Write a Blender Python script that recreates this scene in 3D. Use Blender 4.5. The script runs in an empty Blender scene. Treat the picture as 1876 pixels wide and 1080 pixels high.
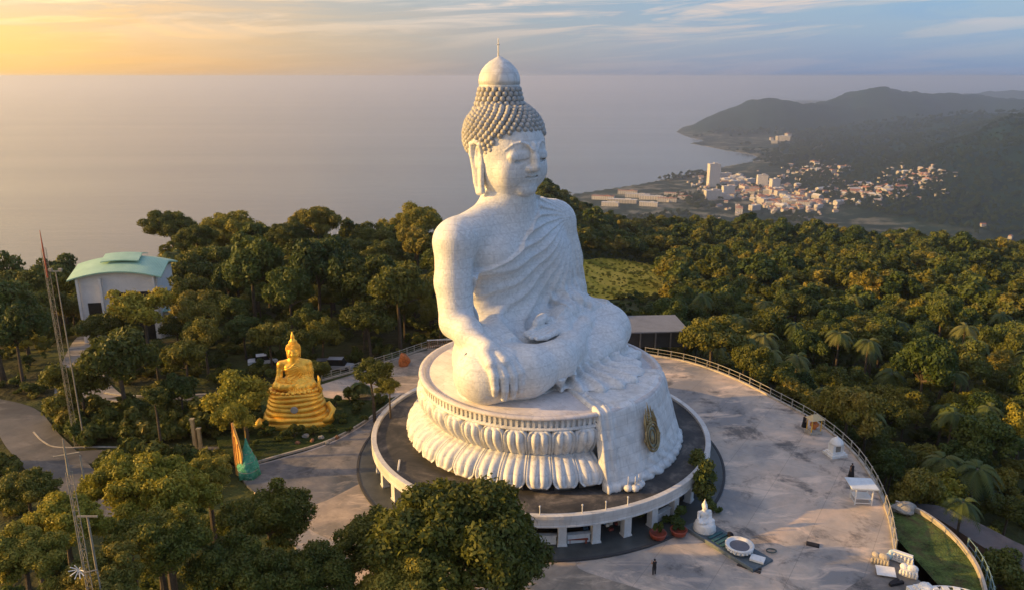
import bpy, bmesh, math, random
import numpy as np
from mathutils import Vector, Matrix
PI = math.pi
R = math.radians
random.seed(7)
scene = bpy.context.scene
col = scene.collection

# ------------------------------------------------------------------ camera
FPX = 1400.0                     # focal length in pixels of the 1876 px wide photograph
PITCH = 15.95
CAM_Z = 46.0
cam_data = bpy.data.cameras.new("camera")
cam_data.sensor_width = 36.0
cam_data.lens = 36.0 * FPX / 1876.0
cam_data.clip_start = 1.0
cam_data.clip_end = 300000.0
cam = bpy.data.objects.new("camera", cam_data)
cam.location = (0, 0, CAM_Z)
cam.rotation_euler = (R(90 - PITCH), 0, 0)
col.objects.link(cam)
scene.camera = cam

# ------------------------------------------------------------------ light
SUN_AZ, SUN_EL = -95.0, 15.0      # degrees from +Y towards +X, degrees above the horizon
sun_dir = Vector((math.sin(R(SUN_AZ)) * math.cos(R(SUN_EL)), math.cos(R(SUN_AZ)) * math.cos(R(SUN_EL)), math.sin(R(SUN_EL))))
sd = bpy.data.lights.new("sun", 'SUN')
sd.energy = 5.0
sd.angle = R(0.6)
sd.color = (1.0, 0.57, 0.15)
sun = bpy.data.objects.new("sun", sd)
sun.rotation_euler = sun_dir.to_track_quat('Z', 'Y').to_euler()
sun.location = (0, 0, 200)
col.objects.link(sun)

scene.view_settings.view_transform = 'Standard'
scene.view_settings.look = 'None'
scene.view_settings.exposure = 0.4
scene.view_settings.gamma = 1.0

world = bpy.data.worlds.new("World")
scene.world = world
world.use_nodes = True


class NT:
    """small helper for node trees"""
    def __init__(self, tree):
        self.t = tree
        tree.nodes.clear()

    def n(self, kind, **kw):
        nd = self.t.nodes.new(kind)
        for k, v in kw.items():
            if k == 'ins':
                for kk, vv in v.items():
                    if hasattr(vv, 'is_output'):
                        self.t.links.new(vv, nd.inputs[kk])
                    else:
                        nd.inputs[kk].default_value = vv
            else:
                setattr(nd, k, v)
        return nd

    def math(self, op, a, b=0.0, c=0.0, clamp=False):
        nd = self.n('ShaderNodeMath', operation=op, use_clamp=clamp)
        for i, v in enumerate((a, b, c)):
            if hasattr(v, 'is_output'):
                self.t.links.new(v, nd.inputs[i])
            else:
                nd.inputs[i].default_value = v
        return nd.outputs[0]

    def ramp(self, fac, stops, interp='LINEAR'):
        nd = self.n('ShaderNodeValToRGB')
        nd.color_ramp.interpolation = interp
        el = nd.color_ramp.elements
        while len(el) > 1:
            el.remove(el[-1])
        el[0].position = stops[0][0]
        el[0].color = self.c4(stops[0][1])
        for p, c in stops[1:]:
            e = el.new(p)
            e.color = self.c4(c)
        self.t.links.new(fac, nd.inputs[0])
        return nd.outputs[0]

    @staticmethod
    def c4(c):
        if isinstance(c, (int, float)):
            return (c, c, c, 1)
        return (c[0], c[1], c[2], 1)

    def mix(self, fac, a, b, mode='MIX'):
        nd = self.n('ShaderNodeMix', data_type='RGBA', blend_type=mode)
        for key, v in ((0, fac), (6, a), (7, b)):
            if hasattr(v, 'is_output'):
                self.t.links.new(v, nd.inputs[key])
            elif key == 0:
                nd.inputs[0].default_value = v
            else:
                nd.inputs[key].default_value = self.c4(v)
        return nd.outputs[2]

    def noise(self, vec, scale, detail=4, rough=0.55, dist=0.0):
        nd = self.n('ShaderNodeTexNoise')
        if vec is not None:
            self.t.links.new(vec, nd.inputs['Vector'])
        nd.inputs['Scale'].default_value = scale
        nd.inputs['Detail'].default_value = detail
        nd.inputs['Roughness'].default_value = rough
        nd.inputs['Distortion'].default_value = dist
        return nd.outputs['Fac']


def build_world():
    w = NT(world.node_tree)
    sky = w.n('ShaderNodeTexSky', sky_type='NISHITA')
    sky.sun_disc = False
    sky.sun_elevation = R(SUN_EL)
    sky.sun_rotation = R(SUN_AZ)
    sky.altitude = 400
    sky.air_density = 1.0
    sky.dust_density = 2.0
    sky.ozone_density = 1.5
    bg1 = w.n('ShaderNodeBackground', ins={'Color': sky.outputs[0], 'Strength': 0.05})
    tc = w.n('ShaderNodeTexCoord')
    sp = w.n('ShaderNodeSeparateXYZ', ins={0: tc.outputs['Generated']})
    x, y, z = sp.outputs
    hl = w.math('SQRT', w.math('ADD', w.math('MULTIPLY', x, x), w.math('MULTIPLY', y, y)))
    hl = w.math('MAXIMUM', hl, 0.001)
    GLOW = -84.0                 # centre of the evening glow along the horizon
    sx, sy = math.sin(R(GLOW)), math.cos(R(GLOW))
    c = w.math('DIVIDE', w.math('ADD', w.math('MULTIPLY', x, sx), w.math('MULTIPLY', y, sy)), hl)   # 1 toward the sun
    c01 = w.math('MULTIPLY_ADD', c, 0.5, 0.5)
    hor = w.ramp(c01, [(0.0, (0.10, 0.19, 0.40)), (0.265, (0.09, 0.18, 0.38)), (0.335, (0.10, 0.18, 0.37)), (0.46, (0.17, 0.21, 0.34)), (0.565, (0.26, 0.24, 0.28)),
                       (0.67, (0.46, 0.31, 0.21)), (0.75, (0.74, 0.39, 0.13)), (0.82, (0.98, 0.52, 0.09)), (1.0, (2.0, 1.0, 0.25))])
    up = w.ramp(c01, [(0.0, (0.10, 0.26, 0.58)), (0.335, (0.06, 0.25, 0.44)), (0.565, (0.17, 0.26, 0.36)), (0.75, (0.54, 0.41, 0.28)), (0.85, (0.82, 0.58, 0.32)), (1.0, (0.9, 0.7, 0.4))])
    zen = w.ramp(c01, [(0.0, (0.13, 0.34, 0.80)), (1.0, (0.16, 0.36, 0.74))])
    base = w.mix(w.math('DIVIDE', w.math('SUBTRACT', z, 0.055), 0.13, clamp=True), hor, up)
    base = w.mix(w.math('DIVIDE', w.math('SUBTRACT', z, 0.25), 0.45, clamp=True), base, zen)
    # streaky clouds laid out by azimuth and elevation
    az = w.math('ARCTAN2', x, y)
    cv = w.n('ShaderNodeCombineXYZ', ins={0: w.math('MULTIPLY', az, 2.4), 1: w.math('MULTIPLY_ADD', az, -2.0, w.math('MULTIPLY', z, 30.0)), 2: 1.3})
    n1 = w.noise(cv.outputs[0], 1.6, 7, 0.6, 0.5)
    cv2 = w.n('ShaderNodeCombineXYZ', ins={0: w.math('MULTIPLY', az, 5.0), 1: w.math('MULTIPLY', z, 44.0), 2: 3.7})
    n2 = w.noise(cv2.outputs[0], 1.1, 8, 0.62, 0.8)
    hi = w.math('DIVIDE', w.math('SUBTRACT', z, 0.035), 0.05, clamp=True)
    bright = w.math('MULTIPLY', w.ramp(n1, [(0.47, 0), (0.57, 1)]), w.math('MULTIPLY_ADD', hi, 0.85, 0.12))
    cc = w.ramp(c01, [(0.0, (0.35, 0.4, 0.5)), (0.33, (0.52, 0.36, 0.32)), (0.46, (0.72, 0.47, 0.35)), (0.6, (0.62, 0.47, 0.40)), (0.75, (1.05, 0.62, 0.28)), (0.82, (1.25, 0.86, 0.32)), (1.0, (2.0, 1.4, 0.6))])
    base = w.mix(w.math('MULTIPLY', bright, 0.9), base, cc)
    dk = w.math('MULTIPLY', w.ramp(n2, [(0.43, 0), (0.55, 1)]), w.math('MULTIPLY_ADD', hi, 0.7, 0.22))
    dc = w.ramp(c01, [(0.0, (0.14, 0.2, 0.34)), (0.46, (0.17, 0.24, 0.36)), (0.565, (0.17, 0.23, 0.31)), (0.75, (0.46, 0.32, 0.22)), (0.85, (0.70, 0.45, 0.24)), (1.0, (0.9, 0.6, 0.4))])
    base = w.mix(w.math('MULTIPLY', dk, 0.7), base, dc)
    bg2 = w.n('ShaderNodeBackground', ins={'Color': base, 'Strength': 0.80})
    add = w.n('ShaderNodeAddShader', ins={0: bg1.outputs[0], 1: bg2.outputs[0]})
    out = w.n('ShaderNodeOutputWorld', ins={'Surface': add.outputs[0]})


build_world()
scene.cycles.use_denoising = True
scene.cycles.volume_bounces = 8
scene.cycles.max_bounces = 12
scene.cycles.diffuse_bounces = 3
scene.cycles.transparent_max_bounces = 6


# ------------------------------------------------------------------ pixel <-> place
def ray(px, py):
    a = (px - 938.0) / FPX
    b = (540.0 - py) / FPX
    cp, sp = math.cos(R(PITCH)), math.sin(R(PITCH))
    return Vector((a, cp + b * sp, -sp + b * cp))


def at(px, py, z=0.0):
    r = ray(px, py)
    t = (z - CAM_Z) / r.z
    return Vector((r.x * t, r.y * t, z))


def at_dist(px, py, d):
    r = ray(px, py)
    t = d / math.hypot(r.x, r.y)
    return Vector((r.x * t, r.y * t, CAM_Z + r.z * t))


def sstep(a, b, x):
    t = np.clip((x - a) / (b - a), 0, 1)
    return t * t * (3 - 2 * t)


# ------------------------------------------------------------------ objects
def mat_tools(name):
    m = bpy.data.materials.new(name)
    m.use_nodes = True
    w = NT(m.node_tree)
    return m, w


def finish(w, color, rough=0.7, bump=None, bstr=0.3, bdist=0.1, metal=0.0, spec=0.4, **kw):
    b = w.n('ShaderNodeBsdfPrincipled')
    for k, v in (('Base Color', color), ('Roughness', rough), ('Metallic', metal), ('Specular IOR Level', spec)):
        if hasattr(v, 'is_output'):
            w.t.links.new(v, b.inputs[k])
        elif k == 'Base Color':
            b.inputs[k].default_value = NT.c4(v)
        else:
            b.inputs[k].default_value = v
    for k, v in kw.items():
        b.inputs[k.replace('_', ' ')].default_value = v
    if bump is not None:
        bn = w.n('ShaderNodeBump', ins={'Height': bump, 'Strength': bstr, 'Distance': bdist})
        w.t.links.new(bn.outputs[0], b.inputs['Normal'])
    w.n('ShaderNodeOutputMaterial', ins={'Surface': b.outputs[0]})
    return b


def simple_mat(name, c, rough=0.7, var=0.18, scale=0.8, metal=0.0, bstr=0.25, bdist=0.05, spec=0.4, dirt=None, obj=True):
    m, w = mat_tools(name)
    tc = w.n('ShaderNodeTexCoord').outputs['Object']
    n1 = w.noise(tc, scale, 6, 0.6)
    n2 = w.noise(tc, scale * 7, 5, 0.6)
    d = tuple(max(0.0, k * (1 - var * 1.6)) for k in c)
    l = tuple(min(1.0, k * (1 + var)) for k in c)
    cc = w.ramp(w.math('MULTIPLY_ADD', n2, 0.35, w.math('MULTIPLY', n1, 0.65)), [(0.3, d), (0.52, c), (0.7, l)])
    if dirt:
        cc = w.mix(w.ramp(w.noise(tc, scale * 0.6, 7, 0.7, 0.6), [(0.5, 0), (0.68, 0.8)]), cc, dirt)
    finish(w, cc, rough, n2, bstr, bdist, metal, spec)
    return m


def tag(o, label=None, cat=None, group=None, kind=None):
    if label: o['label'] = label
    if cat: o['category'] = cat
    if group: o['group'] = group
    if kind: o['kind'] = kind
    return o


def empty(name, loc, rz=0.0, label=None, cat=None, group=None):
    o = bpy.data.objects.new(name, None)
    o.empty_display_size = 0.5
    o.location = loc
    o.rotation_euler = (0, 0, rz)
    col.objects.link(o)
    tag(o, label, cat, group)
    return o


def link(name, me, mats=None, parent=None, smooth=None, loc=None):
    o = bpy.data.objects.new(name, me)
    if mats is not None:
        for m in (mats if isinstance(mats, (list, tuple)) else [mats]):
            me.materials.append(m)
    if smooth is not None:
        me.polygons.foreach_set('use_smooth', [smooth] * len(me.polygons))
    if parent is not None:
        o.parent = parent
    if loc is not None:
        o.location = loc
    col.objects.link(o)
    return o


def fast_mesh(name, v, f):
    """v (n,3) array, f (m,4) or (m,3) array"""
    v = np.asarray(v, dtype=np.float32)
    f = np.asarray(f, dtype=np.int32)
    me = bpy.data.meshes.new(name)
    me.vertices.add(len(v))
    me.vertices.foreach_set('co', v.ravel())
    k = f.shape[1]
    me.loops.add(f.size)
    me.loops.foreach_set('vertex_index', f.ravel())
    me.polygons.add(len(f))
    me.polygons.foreach_set('loop_start', np.arange(0, f.size, k, dtype=np.int32))
    me.polygons.foreach_set('loop_total', np.full(len(f), k, dtype=np.int32))
    me.update(calc_edges=True)
    return me


def copy_tree(o, parent=None, loc=None, rz=None, sc=None):
    c = o.copy()
    col.objects.link(c)
    if parent is not None:
        c.parent = parent
    if loc is not None: c.location = loc
    if rz is not None: c.rotation_euler = (c.rotation_euler[0], c.rotation_euler[1], rz)
    if sc is not None: c.scale = sc if hasattr(sc, '__len__') else (sc, sc, sc)
    for ch in o.children:
        copy_tree(ch, c)
    return c


class MB:
    """collects shapes into one mesh"""
    def __init__(self):
        self.v, self.f = [], []

    def add(self, vs, fs):
        n = len(self.v)
        self.v += [tuple(p) for p in vs]
        self.f += [tuple(i + n for i in f) for f in fs]
        return self

    def box(self, c, s, rz=0.0, taper=1.0, bev=0.0, M=None):
        x, y, z = s[0] / 2, s[1] / 2, s[2] / 2
        vs = []
        for k, q in ((-1, 1.0), (1, taper)):
            for a, b in ((-1, -1), (1, -1), (1, 1), (-1, 1)):
                vs.append(Vector((a * x * q, b * y * q, k * z)))
        if M is None:
            M = Matrix.Translation(c) @ Matrix.Rotation(rz, 4, 'Z')
        else:
            M = Matrix.Translation(c) @ M
        vs = [M @ p for p in vs]
        return self.add(vs, [(3, 2, 1, 0), (4, 5, 6, 7), (0, 1, 5, 4), (1, 2, 6, 5), (2, 3, 7, 6), (3, 0, 4, 7)])

    def tube(self, pts, rad, seg=8, caps=True):
        pts = [Vector(p) for p in pts]
        rad = rad if hasattr(rad, '__len__') else [rad] * len(pts)
        n = len(self.v)
        up = Vector((0.13, 0.21, 1)).normalized()
        for i, p in enumerate(pts):
            d = (pts[min(i + 1, len(pts) - 1)] - pts[max(i - 1, 0)])
            d = d.normalized() if d.length > 1e-6 else Vector((0, 0, 1))
            u = d.cross(up)
            if u.length < 0.15: u = d.cross(Vector((1, 0, 0)))
            u.normalize()
            w_ = d.cross(u)
            for k in range(seg):
                a = 2 * PI * k / seg
                self.v.append(tuple(p + (u * math.cos(a) + w_ * math.sin(a)) * rad[i]))
        for i in range(len(pts) - 1):
            for k in range(seg):
                a, b = n + i * seg + k, n + i * seg + (k + 1) % seg
                self.f.append((a, b, b + seg, a + seg))
        if caps:
            self.f.append(tuple(n + k for k in range(seg))[::-1])
            self.f.append(tuple(n + (len(pts) - 1) * seg + k for k in range(seg)))
        return self

    def lathe(self, prof, seg=32, c=(0, 0, 0), a0=0.0, a1=2 * PI, caps=True, wob=None):
        """prof: (r, z) from bottom to top"""
        n = len(self.v)
        full = abs(a1 - a0 - 2 * PI) < 1e-6
        m = seg if full else seg + 1
        for r, z in prof:
            for k in range(m):
                a = a0 + (a1 - a0) * k / seg
                q = wob(a, r, z) if wob else 1.0
                self.v.append((c[0] + r * q * math.cos(a), c[1] + r * q * math.sin(a), c[2] + z))
        for i in range(len(prof) - 1):
            for k in range(seg):
                a, b = n + i * m + k, n + i * m + (k + 1) % m
                self.f.append((a, b, b + m, a + m))
        if full and caps:
            if prof[0][0] > 1e-4: self.f.append(tuple(n + k for k in range(m))[::-1])
            if prof[-1][0] > 1e-4: self.f.append(tuple(n + (len(prof) - 1) * m + k for k in range(m)))
        return self

    def ball(self, c, r, seg=12, rings=8, rot=None):
        r = r if hasattr(r, '__len__') else (r, r, r)
        n = len(self.v)
        vs, fs = [], []
        for i in range(rings + 1):
            t = PI * i / rings
            for k in range(seg):
                a = 2 * PI * k / seg
                p = Vector((r[0] * math.sin(t) * math.cos(a), r[1] * math.sin(t) * math.sin(a), r[2] * math.cos(t)))
                if rot: p = rot @ p
                vs.append(p + Vector(c))
        for i in range(rings):
            for k in range(seg):
                a, b = i * seg + k, i * seg + (k + 1) % seg
                fs.append((a, a + seg, b + seg, b))
        return self.add(vs, fs)

    def prism(self, poly, z0, z1):
        """poly: list of (x, y) counter-clockwise"""
        n = len(poly)
        vs = [(p[0], p[1], z0) for p in poly] + [(p[0], p[1], z1) for p in poly]
        fs = [tuple(range(n))[::-1], tuple(range(n, 2 * n))] + [(i, (i + 1) % n, n + (i + 1) % n, n + i) for i in range(n)]
        return self.add(vs, fs)

    def build(self, name, m=None, parent=None, smooth=False, merge=False):
        me = bpy.data.meshes.new(name)
        me.from_pydata(self.v, [], self.f)
        if merge:
            bm = bmesh.new(); bm.from_mesh(me)
            bmesh.ops.remove_doubles(bm, verts=bm.verts, dist=1e-4)
            bm.to_mesh(me); bm.free()
        return link(name, me, m, parent, smooth)
# ------------------------------------------------------------------ noise helpers
def _hash(ix, iy, s):
    h = (ix.astype(np.int64) * 374761393 + iy.astype(np.int64) * 668265263 + s * 974634777) & 0x7fffffff
    h = ((h ^ (h >> 13)) * 1274126177) & 0x7fffffff
    return ((h ^ (h >> 16)) & 0xffff) / 65535.0


def vnoise(x, y, s=0):
    ix, iy = np.floor(x), np.floor(y)
    fx, fy = x - ix, y - iy
    fx = fx * fx * (3 - 2 * fx); fy = fy * fy * (3 - 2 * fy)
    a = _hash(ix, iy, s); b = _hash(ix + 1, iy, s); c = _hash(ix, iy + 1, s); d = _hash(ix + 1, iy + 1, s)
    return (a * (1 - fx) + b * fx) * (1 - fy) + (c * (1 - fx) + d * fx) * fy - 0.5


def fbm(x, y, o=4, s=0):
    r, a = 0, 1.0
    for k in range(o):
        r = r + a * vnoise(x, y, s + k)
        x, y, a = x * 2.03, y * 2.03, a * 0.5
    return r


SEA = -400.0
BC = Vector((3.5, 88.0))        # axis of the round terrace
# coast line, read off the photograph at sea level
coast_px = [(700, 520), (930, 402), (1020, 360), (1090, 350), (1170, 338), (1250, 322), (1330, 305), (1395, 293), (1380, 284), (1330, 276), (1290, 268), (1262, 263),
            (1290, 258), (1262, 252), (1238, 242), (1250, 233), (1300, 222), (1360, 206), (1400, 190), (1500, 180), (1700, 172), (1876, 166), (2300, 160)]
coast = [at(p[0], p[1], SEA) for p in coast_px]
coast = [(p.x, p.y) for p in coast] + [(30000, 20000), (30000, -8000), (-6000, -8000), (-3000, 0), (-2600, 900)]
CO = np.array(coast)


def coast_sd(x, y):
    """signed distance to the shore, positive on land"""
    d = np.full(x.shape, 1e9)
    inside = np.zeros(x.shape, bool)
    n = len(CO)
    for i in range(n):
        a, b = CO[i], CO[(i + 1) % n]
        ex, ey = b - a
        t = np.clip(((x - a[0]) * ex + (y - a[1]) * ey) / (ex * ex + ey * ey), 0, 1)
        d = np.minimum(d, np.hypot(x - a[0] - t * ex, y - a[1] - t * ey))
        c = ((a[1] > y) != (b[1] > y))
        with np.errstate(divide='ignore', invalid='ignore'):
            xi = a[0] + (y - a[1]) * ex / (ey if abs(ey) > 1e-9 else 1e-9)
        inside ^= c & (x < xi)
    return np.where(inside, d, -d)


# far hills: (px, py of the top, distance, radius across, radius along, )
HILLS = [(1420, 186, 7300, 700, 900), (1500, 196, 7600, 800, 900), (1340, 212, 7000, 420, 700), (1610, 175, 8200, 900, 1100), (1700, 186, 8600, 900, 1200), (1800, 186, 9000, 1300, 1500),
         (1960, 176, 9000, 1500, 1500), (1880, 158, 14500, 1500, 1400), (2010, 150, 14500, 1800, 1500), (1760, 215, 6200, 900, 900), (1900, 205, 6000, 1000, 1000),
         (1640, 225, 6600, 800, 800), (1930, 240, 3900, 620, 800), (2080, 225, 3700, 800, 900), (1830, 285, 3500, 420, 500), (1500, 236, 6700, 600, 500), (2300, 200, 5000, 1500, 1500)]
HL = []
for a in HILLS:
    p = at_dist(a[0], a[1], a[2])
    HL.append((p.x, p.y, p.z - SEA, a[3], a[4]))


def height(x, y):
    x = np.asarray(x, float); y = np.asarray(y, float)
    r = np.hypot(x, y)
    az = np.degrees(np.arctan2(x, y))
    # --- the hilltop around the monument
    q = np.hypot((x - 14) / 1.0, (y - 85) / 1.7)            # plateau of the plaza
    z = np.full(x.shape, -0.35)
    right = sstep(-5, 25, x - 0.05 * (y - 60))
    fall_r = -13 * sstep(21, 46, q)
    fall_l = -1.0 * sstep(60, 95, y) * sstep(95, 130, y) - 5.0 * sstep(118, 190, y) + 6.5 * np.exp(-((r - 222) / 42.0) ** 2) * sstep(-27, -21, az) * sstep(8, 0, az)
    z = z + fall_r * right + fall_l * (1 - right)
    # foreground drops below the plaza
    z = z - 9.0 * sstep(66, 44, y) * sstep(14, -6, x) - 14 * sstep(42, 10, y)
    z = z - 8 * sstep(-85, -150, x) - 12 * sstep(70, 110, x) * sstep(90, 30, y)
    # gentle fall outward
    z = z - np.clip(r - 150, 0, 430) * (0.085 + 0.042 * sstep(0, 12, az))
    z = z - np.clip(r - 210, 0, 300) * 0.16 * sstep(4, -6, az)
    # steep flank beyond the shoulder
    z = z - np.clip(r - 560, 0, 1e9) * 0.30
    z = z + fbm(x / 60, y / 60, 3, 3) * 5.0 * sstep(150, 260, r) + fbm(x / 160, y / 160, 3, 5) * 12 * sstep(250, 600, r)
    land = coast_sd(x, y)
    low = SEA + 3 + 14 * sstep(0, 1200, land) + fbm(x / 300, y / 300, 3, 9) * 8 * sstep(100, 900, land)
    z = np.maximum(z, low)
    hh = np.zeros(x.shape)
    for hx, hy, hz, ra, rb in HL:
        d = math.hypot(hx, hy)
        ux, uy = hx / d, hy / d
        al = (x - hx) * ux + (y - hy) * uy
        ac = (x - hx) * uy - (y - hy) * ux
        g = hz * np.exp(-0.5 * ((ac / ra) ** 2 + (al / rb) ** 2) * 2.5)
        hh = (hh ** 8 + g ** 8) ** 0.125
    rough = fbm(x / 620, y / 620, 5, 21) * 0.62
    hh = hh * (1 + rough * sstep(40, 200, hh)) + fbm(x / 120, y / 120, 4, 17) * 10 * sstep(20, 100, hh)
    z = np.where(r > 1600, np.maximum(z, SEA + hh * sstep(-10, 260, land) + 2), z)
    z = np.where(land < 0, np.minimum(z, SEA - 1 - np.clip(-land, 0, 400) * 0.05), z)
    # clamp the coast so that cliffs stay low
    z = np.where(r > 1200, np.minimum(z, SEA + 0.5 + np.clip(land, -50, 1e9) * 0.6), z)
    return z


def hgt(x, y):
    return float(height(np.array([x]), np.array([y]))[0])


def ground(px, py):
    """where the view ray through a pixel of the photograph meets the terrain"""
    r = ray(px, py)
    k = 1.0 / math.hypot(r.x, r.y)
    ds = np.concatenate([np.arange(25, 700, 0.5), np.arange(700, 12000, 8)])
    X, Y, Z = r.x * k * ds, r.y * k * ds, CAM_Z + r.z * k * ds
    below = np.nonzero(Z <= height(X, Y))[0]
    i = below[0] if len(below) else len(ds) - 1
    return Vector((X[i], Y[i], float(Z[i])))


def build_terrain():
    rs = np.concatenate([np.linspace(8, 200, 97)[:-1], np.geomspace(200, 16000, 300)])
    az = np.radians(np.concatenate([np.linspace(-180, -48, 30)[:-1], np.linspace(-48, 48, 520), np.linspace(48, 180, 31)[1:]]))
    RR, AA = np.meshgrid(rs, az, indexing='ij')
    X, Y = RR * np.sin(AA), RR * np.cos(AA)
    Z = height(X, Y)
    # lumpy canopy on the far woods
    can = (fbm(X / 14, Y / 14, 2, 41)) * 7 * sstep(500, 700, RR) * sstep(SEA + 12, SEA + 40, Z)
    Z = Z + can
    nr, na = X.shape
    v = np.stack([X.ravel(), Y.ravel(), Z.ravel()], 1)
    i = np.arange(nr - 1)[:, None] * na + np.arange(na - 1)[None, :]
    f = np.stack([i, i + 1, i + 1 + na, i + na], -1).reshape(-1, 4)[:, ::-1]
    v = np.vstack([v, [[0, 0, float(height(np.array([0.]), np.array([0.]))[0])]]])
    me = fast_mesh('terrain', v, f)
    # material
    m, w = mat_tools('terrain_ground')
    geo = w.n('ShaderNodeNewGeometry')
    pos = geo.outputs['Position']
    n1 = w.noise(pos, 0.05, 5, 0.6)
    n2 = w.noise(pos, 0.6, 4, 0.6)
    soil = w.ramp(n2, [(0.3, (0.030, 0.030, 0.014)), (0.6, (0.06, 0.055, 0.026)), (0.8, (0.075, 0.08, 0.03))])
    grass = w.ramp(n1, [(0.35, (0.035, 0.05, 0.015)), (0.6, (0.07, 0.08, 0.025)), (0.75, (0.10, 0.09, 0.04))])
    near = w.mix(w.ramp(n1, [(0.4, 0), (0.6, 1)]), soil, grass)
    vor = w.n('ShaderNodeTexVoronoi', ins={'Vector': pos, 'Scale': 0.075, 'Randomness': 1.0})
    nf = w.noise(pos, 0.004, 6, 0.65)
    far = w.ramp(w.math('ADD', w.math('MULTIPLY', nf, 0.6), w.math('MULTIPLY', vor.outputs['Distance'], 0.025)), [(0.28, (0.006, 0.022, 0.020)), (0.42, (0.015, 0.040, 0.030)), (0.6, (0.032, 0.062, 0.040))])  # far woods darkened and tinted blue-green, aerial haze put into the colour
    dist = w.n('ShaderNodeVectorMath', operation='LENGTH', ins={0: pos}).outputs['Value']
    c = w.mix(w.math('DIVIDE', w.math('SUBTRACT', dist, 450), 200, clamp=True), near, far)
    # valley floor: paler cleared ground and sand at the shore
    sp = w.n('ShaderNodeSeparateXYZ', ins={0: pos})
    low = w.math('SUBTRACT', 1.0, w.math('DIVIDE', w.math('SUBTRACT', sp.outputs[2], SEA + 14), 14, clamp=True))
    nt = w.noise(pos, 0.012, 5, 0.7)
    tw = w.math('MULTIPLY', low, w.ramp(nt, [(0.50, 0), (0.62, 1)]))
    c = w.mix(w.math('MULTIPLY', tw, 0.85), c, (0.20, 0.19, 0.15))
    sand = w.math('SUBTRACT', 1.0, w.math('DIVIDE', w.math('SUBTRACT', sp.outputs[2], SEA + 1.2), 0.8, clamp=True))
    c = w.mix(w.math('MULTIPLY', sand, 0.5), c, (0.26, 0.23, 0.18))
    bm = w.math('ADD', w.math('MULTIPLY', vor.outputs['Distance'], -0.35), w.noise(pos, 0.3, 4, 0.6))
    finish(w, c, 0.95, bm, 0.6, 2.0, spec=0.1)
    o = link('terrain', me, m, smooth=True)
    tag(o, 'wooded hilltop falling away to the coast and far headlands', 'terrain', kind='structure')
    # ---- sea
    rs = np.concatenate([[600], np.geomspace(700, 85000, 60)])
    a = np.radians(np.linspace(-180, 180, 181))
    RR, AA = np.meshgrid(rs, a, indexing='ij')
    v = np.stack([(RR * np.sin(AA)).ravel(), (RR * np.cos(AA)).ravel(), np.full(RR.size, SEA)], 1)
    na = len(a)
    i = np.arange(len(rs) - 1)[:, None] * na + np.arange(na - 1)[None, :]
    f = np.stack([i, i + 1, i + 1 + na, i + na], -1).reshape(-1, 4)[:, ::-1]
    me = fast_mesh('sea', v, f)
    m, w = mat_tools('sea_water')
    pos = w.n('ShaderNodeNewGeometry').outputs['Position']
    mp = w.n('ShaderNodeMapping', ins={'Vector': pos, 'Scale': (0.35, 1.6, 1.0), 'Rotation': (0, 0, R(-12))}).outputs[0]
    b1 = w.noise(mp, 0.010, 6, 0.65, 0.4)
    b2 = w.noise(pos, 0.05, 4, 0.6)
    streak = w.noise(w.n('ShaderNodeMapping', ins={'Vector': pos, 'Scale': (0.12, 1.0, 1.0), 'Rotation': (0, 0, R(6))}).outputs[0], 0.0011, 5, 0.6, 0.6)
    colr = w.ramp(streak, [(0.35, (0.07, 0.078, 0.085)), (0.7, (0.10, 0.105, 0.108))])
    finish(w, colr, w.ramp(streak, [(0.38, 0.17), (0.62, 0.23)]), w.math('ADD', b1, w.math('MULTIPLY', b2, 0.4)), 0.30, 5.0, spec=0.75, IOR=1.45)
    o = link('sea', me, m, smooth=True)
    tag(o, 'calm evening sea reaching to the horizon', 'sea', kind='structure')


build_terrain()
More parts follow.
